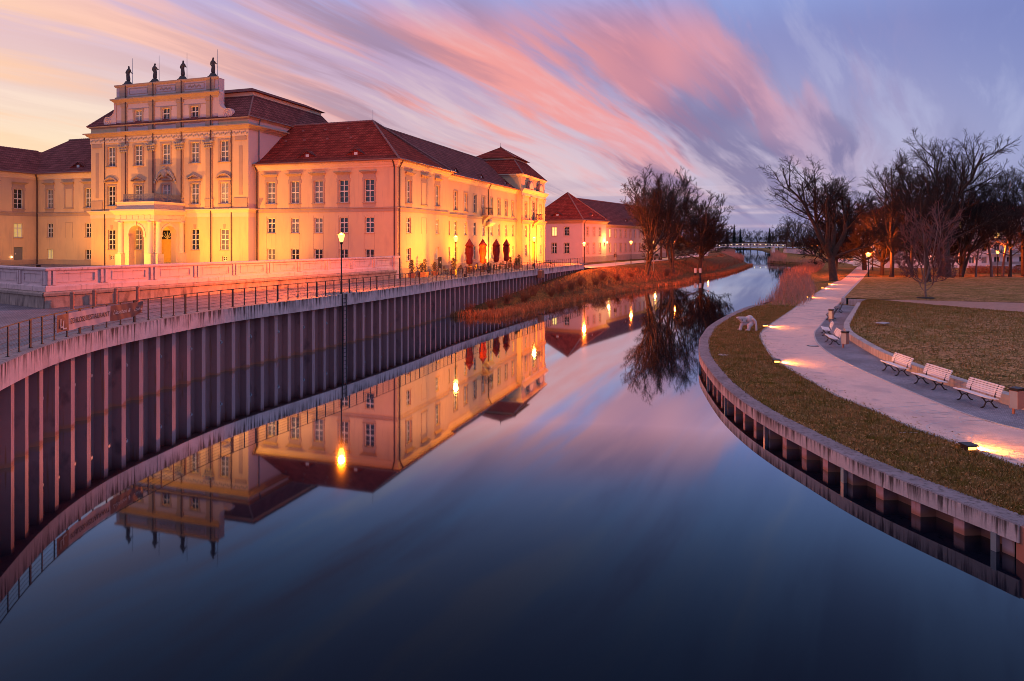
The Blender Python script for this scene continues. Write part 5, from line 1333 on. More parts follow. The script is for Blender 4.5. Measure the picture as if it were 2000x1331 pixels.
# ================================================================== TREES
def grow(seed, H=18.0, trunk_h=0.28, leaders=3, sides=5, r0=0.42, spread=0.55, counts=(8,7,6), up=0.10, wig=0.16, lean=(0,0), stems=1, droop=0.0, lead_len=0.62, start=0.25):
    rg = random.Random(seed); big, fine = [], []
    def rv(s_=1.0): return Vector((rg.uniform(-s_,s_), rg.uniform(-s_,s_), rg.uniform(-s_,s_)))
    def turn(d, ang):
        a = d.orthogonal().normalized(); a.rotate(Matrix.Rotation(rg.uniform(0,2*PI),3,d)); v = d.copy(); v.rotate(Matrix.Rotation(ang,3,a)); return v
    def branch(p, d, L, r, lev):
        ns = (8,7,5,3,2)[lev]; pts, rad = [p.copy()], [r]; dirs = [d.copy()]
        for i in range(ns):
            d = (d + rv(wig*(1.0 if lev < 3 else 1.5)) + Vector((0,0,(up if lev else 0.02) - (droop if lev >= 3 else 0)))).normalized()
            p = p + d*(L/ns); pts.append(p.copy()); dirs.append(d.copy()); rad.append(r*(1-0.72*(i+1)/ns) + 0.008)
        (big if lev <= 1 else fine).append((pts, rad, (8,6,4,3,3)[lev]))
        return pts, rad, dirs
    def kids(pts, rad, dirs, L, lev):
        if lev > 3: return
        n = counts[min(lev-1, 2)]
        for k in range(n + rg.randint(-1,1)):
            t = start + (1-start)*(k+rg.random())/n; t = min(t, 0.995); f = t*(len(pts)-1); i = int(f); p = pts[i].lerp(pts[i+1], f-i)
            d = turn(dirs[i+1], rg.uniform(R(28),R(62))); cl = L*rg.uniform(0.34,0.56)*(1.15-0.45*t)
            cl = max(cl, 0.45); o = branch(p, d, cl, max((0.05,0.045,0.036,0.027,0.022)[lev+1], rad[i]*rg.uniform(0.42,0.62)), lev+1)
            kids(*o, cl, lev+1)
    for s_ in range(stems):
        d0 = Vector((lean[0]+ (rg.uniform(-.28,.28) if stems > 1 else 0), lean[1] + (rg.uniform(-.2,.2) if stems > 1 else 0), 1)).normalized()
        base = Vector((rg.uniform(-.35,.35), rg.uniform(-.35,.35), -0.7)) if stems > 1 else Vector((0,0,-0.7))
        th = H*trunk_h*rg.uniform(0.9,1.1); rs = r0*(0.75 if stems > 1 else 1.0)
        pts, rad = [base], [rs*1.35]; d = d0; p = base
        for i in range(6):
            d = (d + rv(0.05)).normalized(); p = p + d*((th+0.7)/6); pts.append(p.copy()); rad.append(rs*(1.0-0.05*i))
        big.append((pts, rad, 10)); top = pts[-1]
        for k in range(leaders):
            az = 2*PI*(k+rg.uniform(-.25,.25))/leaders; tilt = rg.uniform(0.35,1.0)*spread
            dd = (d + Vector((COS(az)*tilt, SIN(az)*tilt, 0))).normalized(); L = H*lead_len*rg.uniform(0.85,1.12)/(1+0.15*tilt)
            o = branch(top - d*0.15, dd, L, rs*rg.uniform(0.55,0.72), 1); kids(*o, L, 1)
        for k in range(sides):
            t = rg.uniform(0.55,1.0); f = t*(len(pts)-1.01); i = int(f); q = pts[i].lerp(pts[i+1], f-i); az = rg.uniform(0,2*PI)
            dd = Vector((COS(az), SIN(az), rg.uniform(0.15,0.7))).normalized(); L = H*rg.uniform(0.28,0.42); o = branch(q, dd, L, rs*rg.uniform(0.28,0.42), 1); kids(*o, L, 1)
    return big, fine
def tubes_mesh(name, brs, mat):
    V, Fc = [], []
    for pts, rad, n in brs:
        m = MB(); m.v, m.f = V, Fc; m.tube(pts, rad, n, caps=False)
    me = bpy.data.meshes.new(name); me.from_pydata(V, [], Fc); me.materials.append(MAT[mat]); me.polygons.foreach_set('use_smooth', [True]*len(me.polygons)); return me
def tree_kind(seed, bark='bark', twig='twig', **kw):
    b, f = grow(seed, **kw); zt = max(p.z for br in f for p in br[0])
    return tubes_mesh('trunk', b, bark), tubes_mesh('crown', f, twig), zt
KIND = {
 'river': tree_kind(11, H=20, trunk_h=0.22, leaders=5, sides=2, r0=0.62, spread=0.85, counts=(11,8,7), up=0.07, wig=0.20, lead_len=0.74, start=0.42),
 'oak': tree_kind(5, H=24, trunk_h=0.26, leaders=5, sides=3, r0=0.60, spread=0.80, counts=(12,9,7), up=0.08, wig=0.19, lead_len=0.68, start=0.38),
 'tall': tree_kind(23, H=22, trunk_h=0.35, leaders=3, sides=6, r0=0.34, spread=0.42, counts=(10,8,6), lead_len=0.60),
 'birch': tree_kind(31, bark='bark_pale', H=18, trunk_h=0.45, leaders=2, sides=7, r0=0.19, spread=0.35, counts=(8,6,5), lean=(0.10,0), lead_len=0.52),
 'multi': tree_kind(42, H=18, trunk_h=0.24, leaders=3, sides=1, r0=0.40, spread=0.72, counts=(10,8,7), stems=3, lead_len=0.66, start=0.30),
 'dense': tree_kind(57, H=15, trunk_h=0.20, leaders=4, sides=8, r0=0.34, spread=0.80, counts=(11,8,7), lead_len=0.62),
 'young': tree_kind(66, bark='bark_pale', twig='twig_pale', H=9.0, trunk_h=0.20, leaders=4, sides=6, r0=0.10, spread=0.50, counts=(7,5,3), up=0.16, lead_len=0.66),
 'far': tree_kind(71, H=14, trunk_h=0.25, leaders=3, sides=4, r0=0.26, spread=0.6, counts=(8,6,4), lead_len=0.64),
}
def tree(kind, loc, H, rot, label, group, wide=1.0, name='bare_tree', cat='tree'):
    tm, cm, zt = KIND[kind]; o = thing(name, label, cat, loc, R(rot), group)
    s_ = H/zt; o.scale = (s_*wide, s_*wide, s_); link('trunk', tm, o); link('crown', cm, o); return o
tree('river', at(1628,549,0.85), 21.5, 40, 'large bare tree by the reeds left of the footpath, spreading crown', None, 1.25)
G = 'bare park trees right of the footpath'
tree('oak', (74.0,116,1.1), 27.0, 20, 'tallest bare park tree with wide dark crown on the right', G, 1.05)
tree('oak', at(1814,551,1.5), 19.0, 75, 'thick trunked bare tree standing on the meadow just behind the young tree', G, 0.80)
tree('tall', (69,124,0.85), 23.5, 10, 'bare tree with steep limbs at left edge of the park grove', G, 1.25)
tree('tall', at(1782,541,0.9), 20.0, 120, 'bare twin trunked tree left of the young tree at meadow edge', G)
tree('tall', at(1841,540,0.9), 21.0, 250, 'slim bare tree right of the thick trunk at meadow edge', G, 0.9)
tree('multi', at(1876,541,0.9), 22.0, 30, 'dark several stemmed bare tree in the middle of the grove', G, 0.95)
tree('birch', at(1906,541,0.9), 16.0, 60, 'thin pale stemmed bare tree between the dark stems and leaning birch', G)
tree('birch', at(1938,541,0.9), 19.5, 165, 'leaning pale birch in front of the apartment house', G, 1.15)
tree('birch', at(1958,540,0.9), 20.5, 20, 'upright thin bare tree beside the right park lamp', G)
tree('tall', at(1972,541,0.9), 20.5, 300, 'bare tree at right edge of picture behind the park lamp', G, 1.0)
tree('tall', (96,128,0.85), 23.0, 80, 'tall bare tree at far right edge of the picture', G, 1.1)
for i, (x, y, h, r_, kd) in enumerate(((70,148,18,10,'dense'),(80,155,20,100,'dense'),(90,148,18,190,'dense'),(72,133,16,50,'dense'),(83,132,17,140,'dense'))):
    tree(kd, (x,y,0.8), h, r_, ['bushy bare tree behind the path lamps','second bushy bare tree behind the lamps, deeper in the grove','bushy bare tree deep in the grove behind the tallest tree','low bushy bare tree right of the path bend','low bushy bare tree behind the young tree'][i], 'thicket of bushy trees in the park', 1.1)
tree('tall', at(1677,509,0.85), 17.0, 200, 'thick bare trunk beyond the path bend beside the brightest lamp', G)
tree('birch', at(1649,514,0.85), 10.0, 90, 'thin young bare tree left of the path bend', G)
tree('young', at(1808,582,1.5), 10.6, 15, 'young slender tree with pinkish twigs standing alone on the meadow', None, 1.1)
m = MB(); p = at(1808,583,1.5); m.lathe([(0.9,0),(0.75,0.10),(0.1,0.16)],12,(p.x,p.y,1.5)); struct(m.build('mulch_ring','tree_pit'))
GL = 'bare trees on the far left bank'
tree('multi', (23.4,119.5,1.9), 19.0, 100, 'several stemmed bare tree in front of the pink building', GL, 1.0)
tree('multi', (30.3,128.5,2.0), 20.0, 215, 'bare tree right of the several stemmed tree, forked trunk by the river', GL, 0.95)
tree('dense', (41.0,149.0,1.8), 16.5, 60, 'dense dark bare tree above the reeds, rightmost of the left bank group', GL, 1.15)
tree('dense', (48.0,172.0,2.6), 17.0, 160, 'dense bare tree behind the rightmost left bank tree', GL, 1.1)
tree('tall', (36.0,165.0,2.9), 19.0, 10, 'slim bare tree behind the left bank trees near the building end', GL, 1.1)
tree('dense', (44.0,195.0,2.9), 15.0, 290, 'bushy tree by the lamps beyond the left bank group', GL, 1.1)
tree('far', pal(35,70,3.6), 27.0, 10, 'distant bare tree crown showing above the left court wing roof', None)
# far bank trees upstream
GF = 'distant trees around the footbridge'
FAR = [(1425,660,15),(1440,668,17),(1452,664,19),(1466,672,17),(1480,668,18),(1495,674,17),(1510,480,15),(1521,430,17),(1536,400,18),(1548,385,22),(1562,360,18),(1576,345,17),(1592,325,15),(1412,440,12),(1530,470,15),(1605,300,14),(1618,292,13)]
for i, (x, d, h) in enumerate(FAR):
    p = atd(x, d, 1.2); o = tree('far', p, h, 37*i, 'small distant bare tree near the footbridge, number %s from the left' % ['one','two','three','four','five','six','seven','eight','nine','ten','eleven','twelve','thirteen','fourteen','fifteen','sixteen','seventeen'][sorted(range(17), key=lambda j: FAR[j][0]).index(i)], GF, 1.15)
con = MB(); rg = random.Random(3)
for i in range(900):
    t = rg.random()**0.7; z = 0.6 + 9.4*t; rr_ = 2.0*(1-t)+0.08; a = rg.uniform(0,2*PI); L = rr_*rg.uniform(0.7,1.15); w_ = 0.22+0.2*(1-t)
    d = Vector((COS(a),SIN(a),0)); s_ = Vector((-d.y,d.x,0))*w_; q = Vector((0,0,z)); e = q + d*L + Vector((0,0,-0.45*L)); con.add([q+s_*0.4, e+s_*0.3, e+d*0.25, e-s_*0.3, q-s_*0.4], [(0,1,2,3,4)])
con_me = con.mesh('crown','conifer',fix=False); ct = MB(); ct.tube([(0,0,-0.3),(0,0,5),(0,0,10)],[0.2,0.14,0.03],6); ct_me = ct.mesh('trunk','bark')
for i, (x, d, h, lb) in enumerate(((1420,640,19,'dark fir by the left end of the footbridge, left one'),(1434,648,22,'dark fir by the left end of the footbridge, right one'),(1446,655,18,'small dark fir above the middle of the footbridge'),(1503,560,17,'dark fir above the right half of the footbridge'))):
    o = thing('fir_tree', lb, 'tree', atd(x,d,1.3), R(50*i), 'distant firs behind the footbridge'); o.scale = (h/10*1.05,h/10*1.05,h/10); link('trunk',ct_me,o); link('crown',con_me,o)
# far-off wood closing the horizon: uncountable mass of twigs
def wood():
    rg = np.random.default_rng(5); m = MB()
    for c in range(150):
        x = rg.uniform(-300, 640); y = rg.uniform(665, 740); h = rg.uniform(8, 15); w_ = rg.uniform(3, 6)
        pass
        for k in range(75):
            t = rg.random(); a = rg.uniform(0, 2*PI); r_ = w_*math.sqrt(rg.random())*SIN(PI*min(0.12+t*0.86, 1))
            p = Vector((x+r_*COS(a), y+r_*SIN(a), 1.0+h*t)); d = Vector((rg.normal(0,.5), rg.normal(0,.5), abs(rg.normal(.8,.4)))).normalized()*rg.uniform(1.0,2.4); s_ = d.orthogonal().normalized()*rg.uniform(.08,.22)
            m.add([p-s_, p+s_, p+d], [(0,1,2)])
    return m
stuff(wood().build('far_wood','twig',fix=False), 'far off leafless wood closing the horizon behind the footbridge', 'wood')

# ================================================================== REEDS, SEDGE, GRASS
def blades(base, h, w, bend, rg):
    """base (n,3), h (n,), w (n,) -> three-triangle bent blades as arrays"""
    n = len(base); a = rg.uniform(0, 2*np.pi, n); s_ = np.stack([np.cos(a), np.sin(a), np.zeros(n)], 1)
    b = rg.uniform(0, 2*np.pi, n); lean = np.stack([np.cos(b), np.sin(b), np.zeros(n)], 1) * (bend*h*rg.uniform(0.2,1.0,n))[:,None]
    hw = (w/2)[:,None]; up = np.zeros((n,3)); up[:,2] = h
    v0 = base - s_*hw; v1 = base + s_*hw; mid = base + up*0.6 + lean*0.35
    v2 = mid + s_*hw*0.8; v3 = mid - s_*hw*0.8; v4 = base + up + lean
    V = np.stack([v0,v1,v2,v3,v4],1).reshape(-1,3); i0 = np.arange(n)*5
    return V, np.concatenate([np.stack([i0,i0+1,i0+2],1), np.stack([i0,i0+2,i0+3],1), np.stack([i0+3,i0+2,i0+4],1)])
def tri_mesh(name, V, T, mat):
    me = bpy.data.meshes.new(name); me.vertices.add(len(V)); me.vertices.foreach_set('co', V.astype(np.float32).ravel())
    me.loops.add(len(T)*3); me.loops.foreach_set('vertex_index', T.astype(np.int32).ravel()); me.polygons.add(len(T))
    me.polygons.foreach_set('loop_start', np.arange(0, len(T)*3, 3, dtype=np.int32)); me.polygons.foreach_set('loop_total', np.full(len(T), 3, dtype=np.int32))
    me.update(calc_edges=True); me.validate(); me.materials.append(MAT[mat]); return me
def strip_points(line, n, o0, o1, rg, t0=0.0, t1=1.0, zf=None, near_bias=1.0):
    out = []
    for i in range(n):
        t = t0 + (t1-t0)*rg.random()**near_bias; p = line.off(line.L*t, o0+(o1-o0)*rg.random()); out.append((p.x, p.y, zf(p) if zf else p.z))
    return np.array(out)
RG = np.random.default_rng(12)
LR = Line([Vector((x,y,0)) for x, y in [(25.8,71.2)]+WR])
b = strip_points(LR, 15000, 0.9, -3.6, RG, 0.0, 0.62, lambda p: 0.15, 1.25)
h_ = RG.uniform(1.0, 2.5, len(b)) * np.clip(0.5+0.06*np.hypot(b[:,0]-26, b[:,1]-71), 0.5, 1.05); V, T = blades(b, h_, RG.uniform(0.02,0.06,len(b)), 0.35, RG)
stuff(link('reed_bed', tri_mesh('reed_bed', V, T, 'reed')), 'tall dry reeds lining the right bank beside the footpath', 'reeds')
LL_ = Line([Vector((x,y,0)) for x, y in Wl])
b = strip_points(LL_, 11000, -0.6, 5.5, RG, 0.335, 0.70, lambda p: 0.2, 1.1)
V, T = blades(b, RG.uniform(1.0,2.8,len(b)), RG.uniform(0.03,0.08,len(b)), 0.45, RG)
stuff(link('reed_bed', tri_mesh('reed_bed', V, T, 'reed')), 'pinkish dry reeds on the far left bank under the bare trees', 'reeds')
b = strip_points(LL_, 16000, -0.5, 2.6, RG, 0.0, 0.27, lambda p: 0.02, 1.1)
V, T = blades(b, RG.uniform(0.25,0.75,len(b)), RG.uniform(0.03,0.07,len(b)), 0.9, RG)
stuff(link('sedge', tri_mesh('sedge', V, T, 'red_sedge')), 'rusty orange sedge along the waterline below the quay end', 'sedge')
def bankz(p):
    best = min(range(len(W_)), key=lambda i: (W_[i].x-p.x)**2+(W_[i].y-p.y)**2); return best
b = strip_points(LL_, 12000, 2.2, 9.0, RG, 0.04, 0.30, lambda p: 0.0, 1.0)
zz = []
for q in b:
    i = min(range(0, 60), key=lambda k: (W_[k].x-q[0])**2+(W_[k].y-q[1])**2); dd_ = math.hypot(W_[i].x-q[0], W_[i].y-q[1]); full = (T_[i]-W_[i]).length; f = min(1, dd_/max(full,0.1)); zz.append(max(0.0, -0.15 + (T_[i].z+0.15)*f*0.95))
b[:,2] = zz
V, T = blades(b, RG.uniform(0.35,1.0,len(b)), RG.uniform(0.02,0.06,len(b)), 0.6, RG)
stuff(link('dry_grass', tri_mesh('dry_grass', V, T, 'russet_bush')), 'long russet dry grass covering the slope beyond the quay', 'grass')
# russet bushes on the slope
def bush_mesh(seed, mat):
    rg = random.Random(seed); brs = []
    for i in range(60):
        a = rg.uniform(0,2*PI); d = Vector((COS(a)*rg.uniform(.2,.9), SIN(a)*rg.uniform(.2,.9), 1)).normalized(); p = Vector((rg.uniform(-.25,.25),rg.uniform(-.25,.25),-0.1)); L = rg.uniform(0.8,1.5); pts = [p]
        for k in range(4): d = (d+Vector((rg.uniform(-.22,.22),rg.uniform(-.22,.22),0.02))).normalized(); p = p+d*L/4; pts.append(p)
        brs.append((pts,[0.016,0.013,0.010,0.007,0.004],3))
        for k in range(7):
            q = pts[rg.randint(1,4)]; e = q + Vector((rg.uniform(-.3,.3),rg.uniform(-.3,.3),rg.uniform(.05,.45))); brs.append(([q,(q+e)/2+Vector((0,0,.03)),e],[0.007,0.006,0.003],3))
    return tubes_mesh('twigs', brs, mat)
BM = [bush_mesh(s_, 'russet_bush') for s_ in (1,2,3)]
spots = [(-4.3,69.6,.25,.9),(-2.2,72.5,.3,1.0),(-0.6,76,.6,1.2),(1.4,79,.6,1.3),(2.5,83,.9,1.2),(4.8,84.5,.7,1.1),(6.3,89,.9,1.3),(8.0,92.5,1.0,1.2),(9.6,96,1.3,1.3),(12.2,99,1.2,1.1),(13.8,104,1.6,1.2),(16.5,106.5,1.4,1.1),(19.6,112,1.6,1.0),(27.5,121,1.4,1.2)]
words = ['first','second','third','fourth','fifth','sixth','seventh','eighth','ninth','tenth','eleventh','twelfth','thirteenth','fourteenth']
for i, (x, y, z, s_) in enumerate(spots):
    o = thing('russet_bush', '%s russet bare bush along the bank counting from the quay wall' % words[i], 'bush', (x,y,z), 1.7*i, 'russet bushes on the left slope'); o.scale = (s_,s_,s_*0.9); link('twigs', BM[i%3], o)
# grass blades on the near right lawn and the slope
pr_n = np.array([(p.x,p.y) for p in PL if p.y < 80]); 
def lawn_pts(n):
    rc = Line([Vector((x,y,0)) for x, y in rb]); out = []
    Lp = Line([Vector((p.x,p.y,0)) for p in PL if 13 < p.y < 74])
    for i in range(n):
        t = RG.random()**1.5; a, _ = rc.at(rc.L*t); c, _ = Lp.at(Lp.L*(0.02+0.90*t)); 
        # nearest path point for the same depth
        q = a.lerp(c, RG.random()); out.append((q.x,q.y,0.84))
    return np.array(out)
b = lawn_pts(42000); V, T = blades(b, RG.uniform(0.05,0.14,len(b)), RG.uniform(0.018,0.045,len(b)), 0.9, RG)
stuff(link('lawn_grass', tri_mesh('lawn_grass', V, T, 'blade')), 'short winter grass between the low quay and the footpath', 'grass')
def slope_pts(n):
    out = []
    for i in range(n):
        u = RG.random()*(NS-1); j = int(u); f = RG.random()**1.2*0.98; r_ = f*1.0
        ks = [0,0.06,0.2,0.45,0.75,1.0]; k = max(0, min(4, int(np.searchsorted(ks, f, 'right'))-1)); g = (f-ks[k])/(ks[k+1]-ks[k])
        a = rows[k][j].lerp(rows[k][j+1], u-j); c = rows[k+1][j].lerp(rows[k+1][j+1], u-j); q = a.lerp(c, g); out.append((q.x,q.y,q.z-0.005))
    return np.array(out)
b = slope_pts(38000); V, T = blades(b, RG.uniform(0.06,0.16,len(b)), RG.uniform(0.03,0.06,len(b)), 0.9, RG)
stuff(link('slope_grass', tri_mesh('slope_grass', V, T, 'blade')), 'rough winter grass on the slope above the bench wall', 'grass')

# fallen leaves caught in the lawn and along the path edge
def leaves(n):
    rg = np.random.default_rng(77); P = lawn_pts(n); Lp = Line([Vector((p.x,p.y,0)) for p in PL if 13 < p.y < 100]); m = MB()
    for i in range(n):
        if i % 3 == 0: p = Lp.off(Lp.L*rg.random()**1.4, -abs(rg.normal(0,0.5))+0.1); q = Vector((p.x,p.y,ZP+0.012))
        else: q = Vector(P[i]) + Vector((0,0,0.05))
        a = rg.uniform(0,2*PI); s_ = rg.uniform(0.03,0.06); u = Vector((COS(a),SIN(a),rg.normal(0,.25)))*s_; v = Vector((-SIN(a),COS(a),rg.normal(0,.25)))*s_*0.6
        m.add([q-u, q+v, q+u, q-v],[(0,1,2,3)])
    return m
stuff(leaves(2600).build('fallen_leaves','leaf_pale',fix=False), 'scattered fallen leaves on the lawn and path edge', 'leaves')
# ================================================================== STREET LAMPS
def lamp_parts(mat):
    p = MB(); p.tube([(0,0,0),(0,0,0.9),(0,0,0.95),(0,0,3.72)],[0.075,0.075,0.05,0.042],8); p.lathe([(0.13,0),(0.13,0.05),(0.08,0.10)],8)
    p.lathe([(0.05,3.55),(0.10,3.62),(0.11,3.735)],8)
    l_ = MB(); l_.lathe([(0.09,3.74),(0.13,3.80),(0.20,4.05),(0.255,4.24)],12)
    c = MB(); c.lathe([(0.27,4.24),(0.28,4.27),(0.10,4.36),(0.02,4.40)],12); 
    return p.mesh('pole','dark_metal'), l_.mesh('lantern',mat), c.mesh('cap','dark_metal')
LP = {k: lamp_parts(k) for k in ('lamp_glow','lamp_sodium')}
def street_lamp(loc, label, energy, color, kind='lamp_glow', group=None, h=1.0, head=1.0):
    o = thing('street_lamp', label, 'lamp', loc, 0.0, group); pm_, lm_, cm_ = LP[kind]
    o.scale = (head, head, h); link('pole',pm_,o); link('lantern',lm_,o); link('cap',cm_,o)
    if energy: point_lamp('bulb', (0,0,4.62), energy*7.0, color, 0.22, o)
    return o
WARM, SOD = (1.0,0.38,0.06), (1.0,0.14,0.012)
p = QUAY.off(float(tl)+0.35, 0.42)
street_lamp((p.x,p.y,ZQ-0.02), 'lit street lamp on the quay beside the ladder, nearest to the viewer', 1900, (1.0,0.15,0.004), 'lamp_glow', 'lit lamps on the promenade')
street_lamp((-6.05,73.4,3.66), 'lit street lamp on the promenade before the closed umbrellas', 200, WARM, 'lamp_glow', 'lit lamps on the promenade')
street_lamp((3.1,95.6,3.66), 'lit street lamp at the end of the yellow palace wing', 300, WARM, 'lamp_glow', 'lit lamps on the promenade')
street_lamp((12.2,115.5,2.95), 'lit orange street lamp at the far end of the quay railing', 3800, SOD, 'lamp_sodium', 'lit lamps on the promenade', 0.98)
GLM = 'lamps along the far left bank'
for px, d, lb, en in ((1232.5,139,'lit lamp on the road before the pink building',700),(1317,152,'lit lamp between the forked bare tree and the reeds',500),(1369.6,205,'lit lamp beyond the left bank trees',700),(1383,252,'leftmost lamp of the far cluster by the footbridge',500),(1390,280,'middle lamp of the far cluster by the footbridge',0),(1397.5,310,'rightmost lamp of the far cluster by the footbridge',500)):
    street_lamp(atd(px,d,2.9), lb, en, SOD, 'lamp_sodium', GLM, 1.05, 1.3)
GRM = 'lit lamps in the park on the right'
for px, py, lb, en in ((1696,497,'lit lamp at the inside of the footpath bend, nearest of the park lamps',2200),(1704,492,'lit lamp just behind the nearest park lamp',700),(1709,488.5,'lit park lamp second behind the nearest one',0),(1681,485,'bright lit lamp left of the bend beside a thick trunk',1000),(1662,483.2,'lit lamp at the far curve of the footpath',2600),(1632,480,'lit lamp seen just right of the big riverside trunk',800),(1609,478.6,'lit lamp seen through the lower limbs of the riverside tree',500),(1595,479.2,'lit lamp far left of the riverside trunk, right of a pair',0),(1585,479.8,'leftmost lit lamp under the riverside tree',500)):
    d = FPX*(HCAM-5.05)/(py-YHOR); street_lamp(atd(px,d,0.84), lb, en, SOD, 'lamp_sodium', GRM, 1.02, 1.0 + d/150.0)
street_lamp(at(1960,541,0.86)+Vector((0,1.5,0)), 'lit lamp on the far right before the apartment house', 700, SOD, 'lamp_sodium', GRM, 1.12, 1.2)
street_lamp(atd(1854,168,0.84), 'lit lamp glimpsed between the trunks in the middle of the grove', 700, SOD, 'lamp_sodium', GRM, 1.02, 1.3)
# wall lamps on the pink building
def wall_lamp(loc, rot, label, en):
    o = thing('wall_lamp', label, 'lamp', loc, rot, 'wall lamps on the pink building'); m = MB(); m.bar((0,0,0),(0,-0.5,0.15),0.06,0.06); m.box(-0.12,0.12,-0.04,0,-0.15,0.15); m.build('bracket','dark_metal',o)
    m = MB(); m.ball((0,-0.55,0.1),0.24,10,8); m.build('globe','lamp_glow',o); point_lamp('bulb',(0,-1.0,0.35),en*2.0,(1.0,0.42,0.07),0.2,o)
wall_lamp(dloc(12.0,-0.06,7.0), DA, 'bright wall lamp where the pink building steps back', 700); wall_lamp(dloc(46.5,0.74,7.0), DA, 'wall lamp near the far end of the pink building behind trees', 800)

# ================================================================== FLOODLIGHTS
def flood(loc, target, label, energy, color, ang, blend=0.7):
    o = thing('floodlight', label, 'floodlight', loc); d = Vector(target)-Vector(loc); rz = math.atan2(d.y,d.x)
    m = MB(); m.box(-0.11,0.11,-0.2,0.2,0.10,0.36); m.box(-0.16,0.12,-0.03,0.03,0,0.10); b_ = m.build('housing','dark_metal',o,(0,0,0),rz)
    m = MB(); m.box(0.112,0.125,-0.17,0.17,0.13,0.33); m.build('lens','lamp_warm',o,(0,0,0),rz)
    s_ = spot_lamp('bulb', (0,0,0), (1,0,0), energy*1.35*(1.9 if color == YEL else 1.0), color, ang, blend, 0.12, o); s_.location = (COS(rz)*0.25, SIN(rz)*0.25, 0.28); s_.rotation_euler = d.to_track_quat('-Z','Y').to_euler()
YEL = (1.0,0.27,0.004)
flood(pal(4.6,-5.6,3.66), pal(4.6,0,9.0), 'floodlight on the promenade near the palace wing corner', 1700, YEL, 130, 0.9)
flood(pal(14.6,-4.6,3.66), pal(16,0,10.5), 'floodlight on the terrace between the first two umbrellas', 3400, YEL, 120, 0.9)
flood(pal(27.3,-1.7,3.66), pal(27.5,0.4,8.0), 'floodlight close to the wall below the balcony', 2400, (1.0,0.50,0.06), 110, 0.9)
flood(pal(36.0,-4.0,3.66), pal(38,0,10.5), 'floodlight on the terrace beyond the fourth umbrella', 4200, YEL, 120, 0.9)
flood(pal(47.5,-3.6,3.66), pal(48.5,0,10.5), 'floodlight before the end pavilion of the wing', 4600, YEL, 120, 0.9)
ORA = (1.0,0.38,0.03)
flood(pal(-12.5,29.0,4.60), pal(-3,28.5,9.5), 'floodlight in the forecourt before the portico', 5200, ORA, 110, 0.9)
flood(pal(-9.5,20.5,4.60), pal(-1,21.0,11.0), 'floodlight in the forecourt right of the portico', 5000, ORA, 120, 0.9)
flood(pal(-9.5,37.5,4.60), pal(-1,36.5,12.0), 'floodlight in the forecourt left of the portico', 3600, ORA, 120, 0.9)
flood(pal(-6.5,13.5,4.60), pal(0,14.5,10.0), 'floodlight in the forecourt before the wing gable', 1900, ORA, 120, 0.9)
flood(pal(-9.0,45.0,4.60), pal(-0.5,46.0,9.0), 'floodlight in the forecourt before the left court wing', 900, (1.0,0.50,0.14), 120, 0.9)

# ================================================================== PATH LIGHTS (low lights shining across the path)
plb = MB(); plb.box(-0.16,0.16,-0.16,0.16,0,0.16); plb.box(-0.20,0.20,-0.20,0.20,0.16,0.20); plb_me = plb.mesh('housing','dark_metal')
pll = MB(); pll.box(0.162,0.172,-0.13,0.13,0.05,0.14); pll.box(-0.13,0.13,0.162,0.172,0.05,0.14); pll.box(-0.13,0.13,-0.172,-0.162,0.05,0.14); pll_me = pll.mesh('lens','lamp_warm')
for px, py, lb in ((1905,882,'glowing low path light at the path edge nearest the viewer'),(1515,708,'glowing low path light where the path begins to curve'),(1494,637,'glowing low path light beside the crouching sculpture'),(1580,582,'glowing low path light at the start of the reeds'),(1606,564,'glowing low path light before the big riverside tree'),(1624,556,'glowing low path light at the foot of the big riverside tree')):
    q = at(px,py,0.87); near = min(PL, key=lambda v: (v.x-q.x)**2+(v.y-q.y)**2); i = PL.index(near); tang = (PL[min(i+1,len(PL)-1)]-PL[max(i-1,0)]).normalized(); inw = Vector((tang.y,-tang.x,0))
    loc = near - inw*0.22; loc.z = 0.85
    o = thing('path_light', lb, 'lamp', loc, math.atan2(inw.y,inw.x), 'low path lights'); link('housing',plb_me,o); link('lens',pll_me,o)
    s_ = spot_lamp('bulb',(0.28,0,0.13),(1.2,0,0.02),800,(1.0,0.30,0.03),150,0.6,0.04,o)

# ================================================================== TERRACE: umbrellas, tables, planters
um = MB(); um.lathe([(0.05,0),(0.05,4.0)],6); um.lathe([(0.32,0),(0.32,0.08),(0.07,0.12)],10); um_me = um.mesh('pole','wood_dark')
def folded_canopy():
    m = MB(); prof = [(0.10,1.05),(0.30,1.15),(0.34,1.45),(0.30,1.75),(0.33,2.0),(0.42,2.4),(0.40,2.9),(0.34,3.2),(0.47,3.22),(0.44,3.4),(0.26,3.7),(0.10,3.98),(0.03,4.12)]
    n = 24; o = 0; vs = []
    for k, (r_, z) in enumerate(prof):
        for j in range(n): a = 2*PI*j/n; rr_ = r_*(1+0.16*(1 if j%3==0 else -0.5)*(0.4 if k > 8 else 1.0)); vs.append((rr_*COS(a), rr_*SIN(a), z))
    fs = [(k*n+j, k*n+(j+1)%n, (k+1)*n+(j+1)%n, (k+1)*n+j) for k in range(len(prof)-1) for j in range(n)]; m.add(vs,fs); return m
fc_me = folded_canopy().mesh('folded_canopy','umbrella_red',True)
for i, (v_, lb) in enumerate(((12.4,'first closed red umbrella from the left on the terrace'),(16.9,'second closed red umbrella from the left on the terrace'),(21.9,'third closed red umbrella from the left on the terrace'),(26.1,'fourth closed red umbrella, rightmost on the terrace'))):
    p = pal(v_,-3.0,3.66); o = thing('umbrella', lb, 'umbrella', p, 0.7*i, 'closed umbrellas on the terrace'); link('pole',um_me,o); link('folded_canopy',fc_me,o)
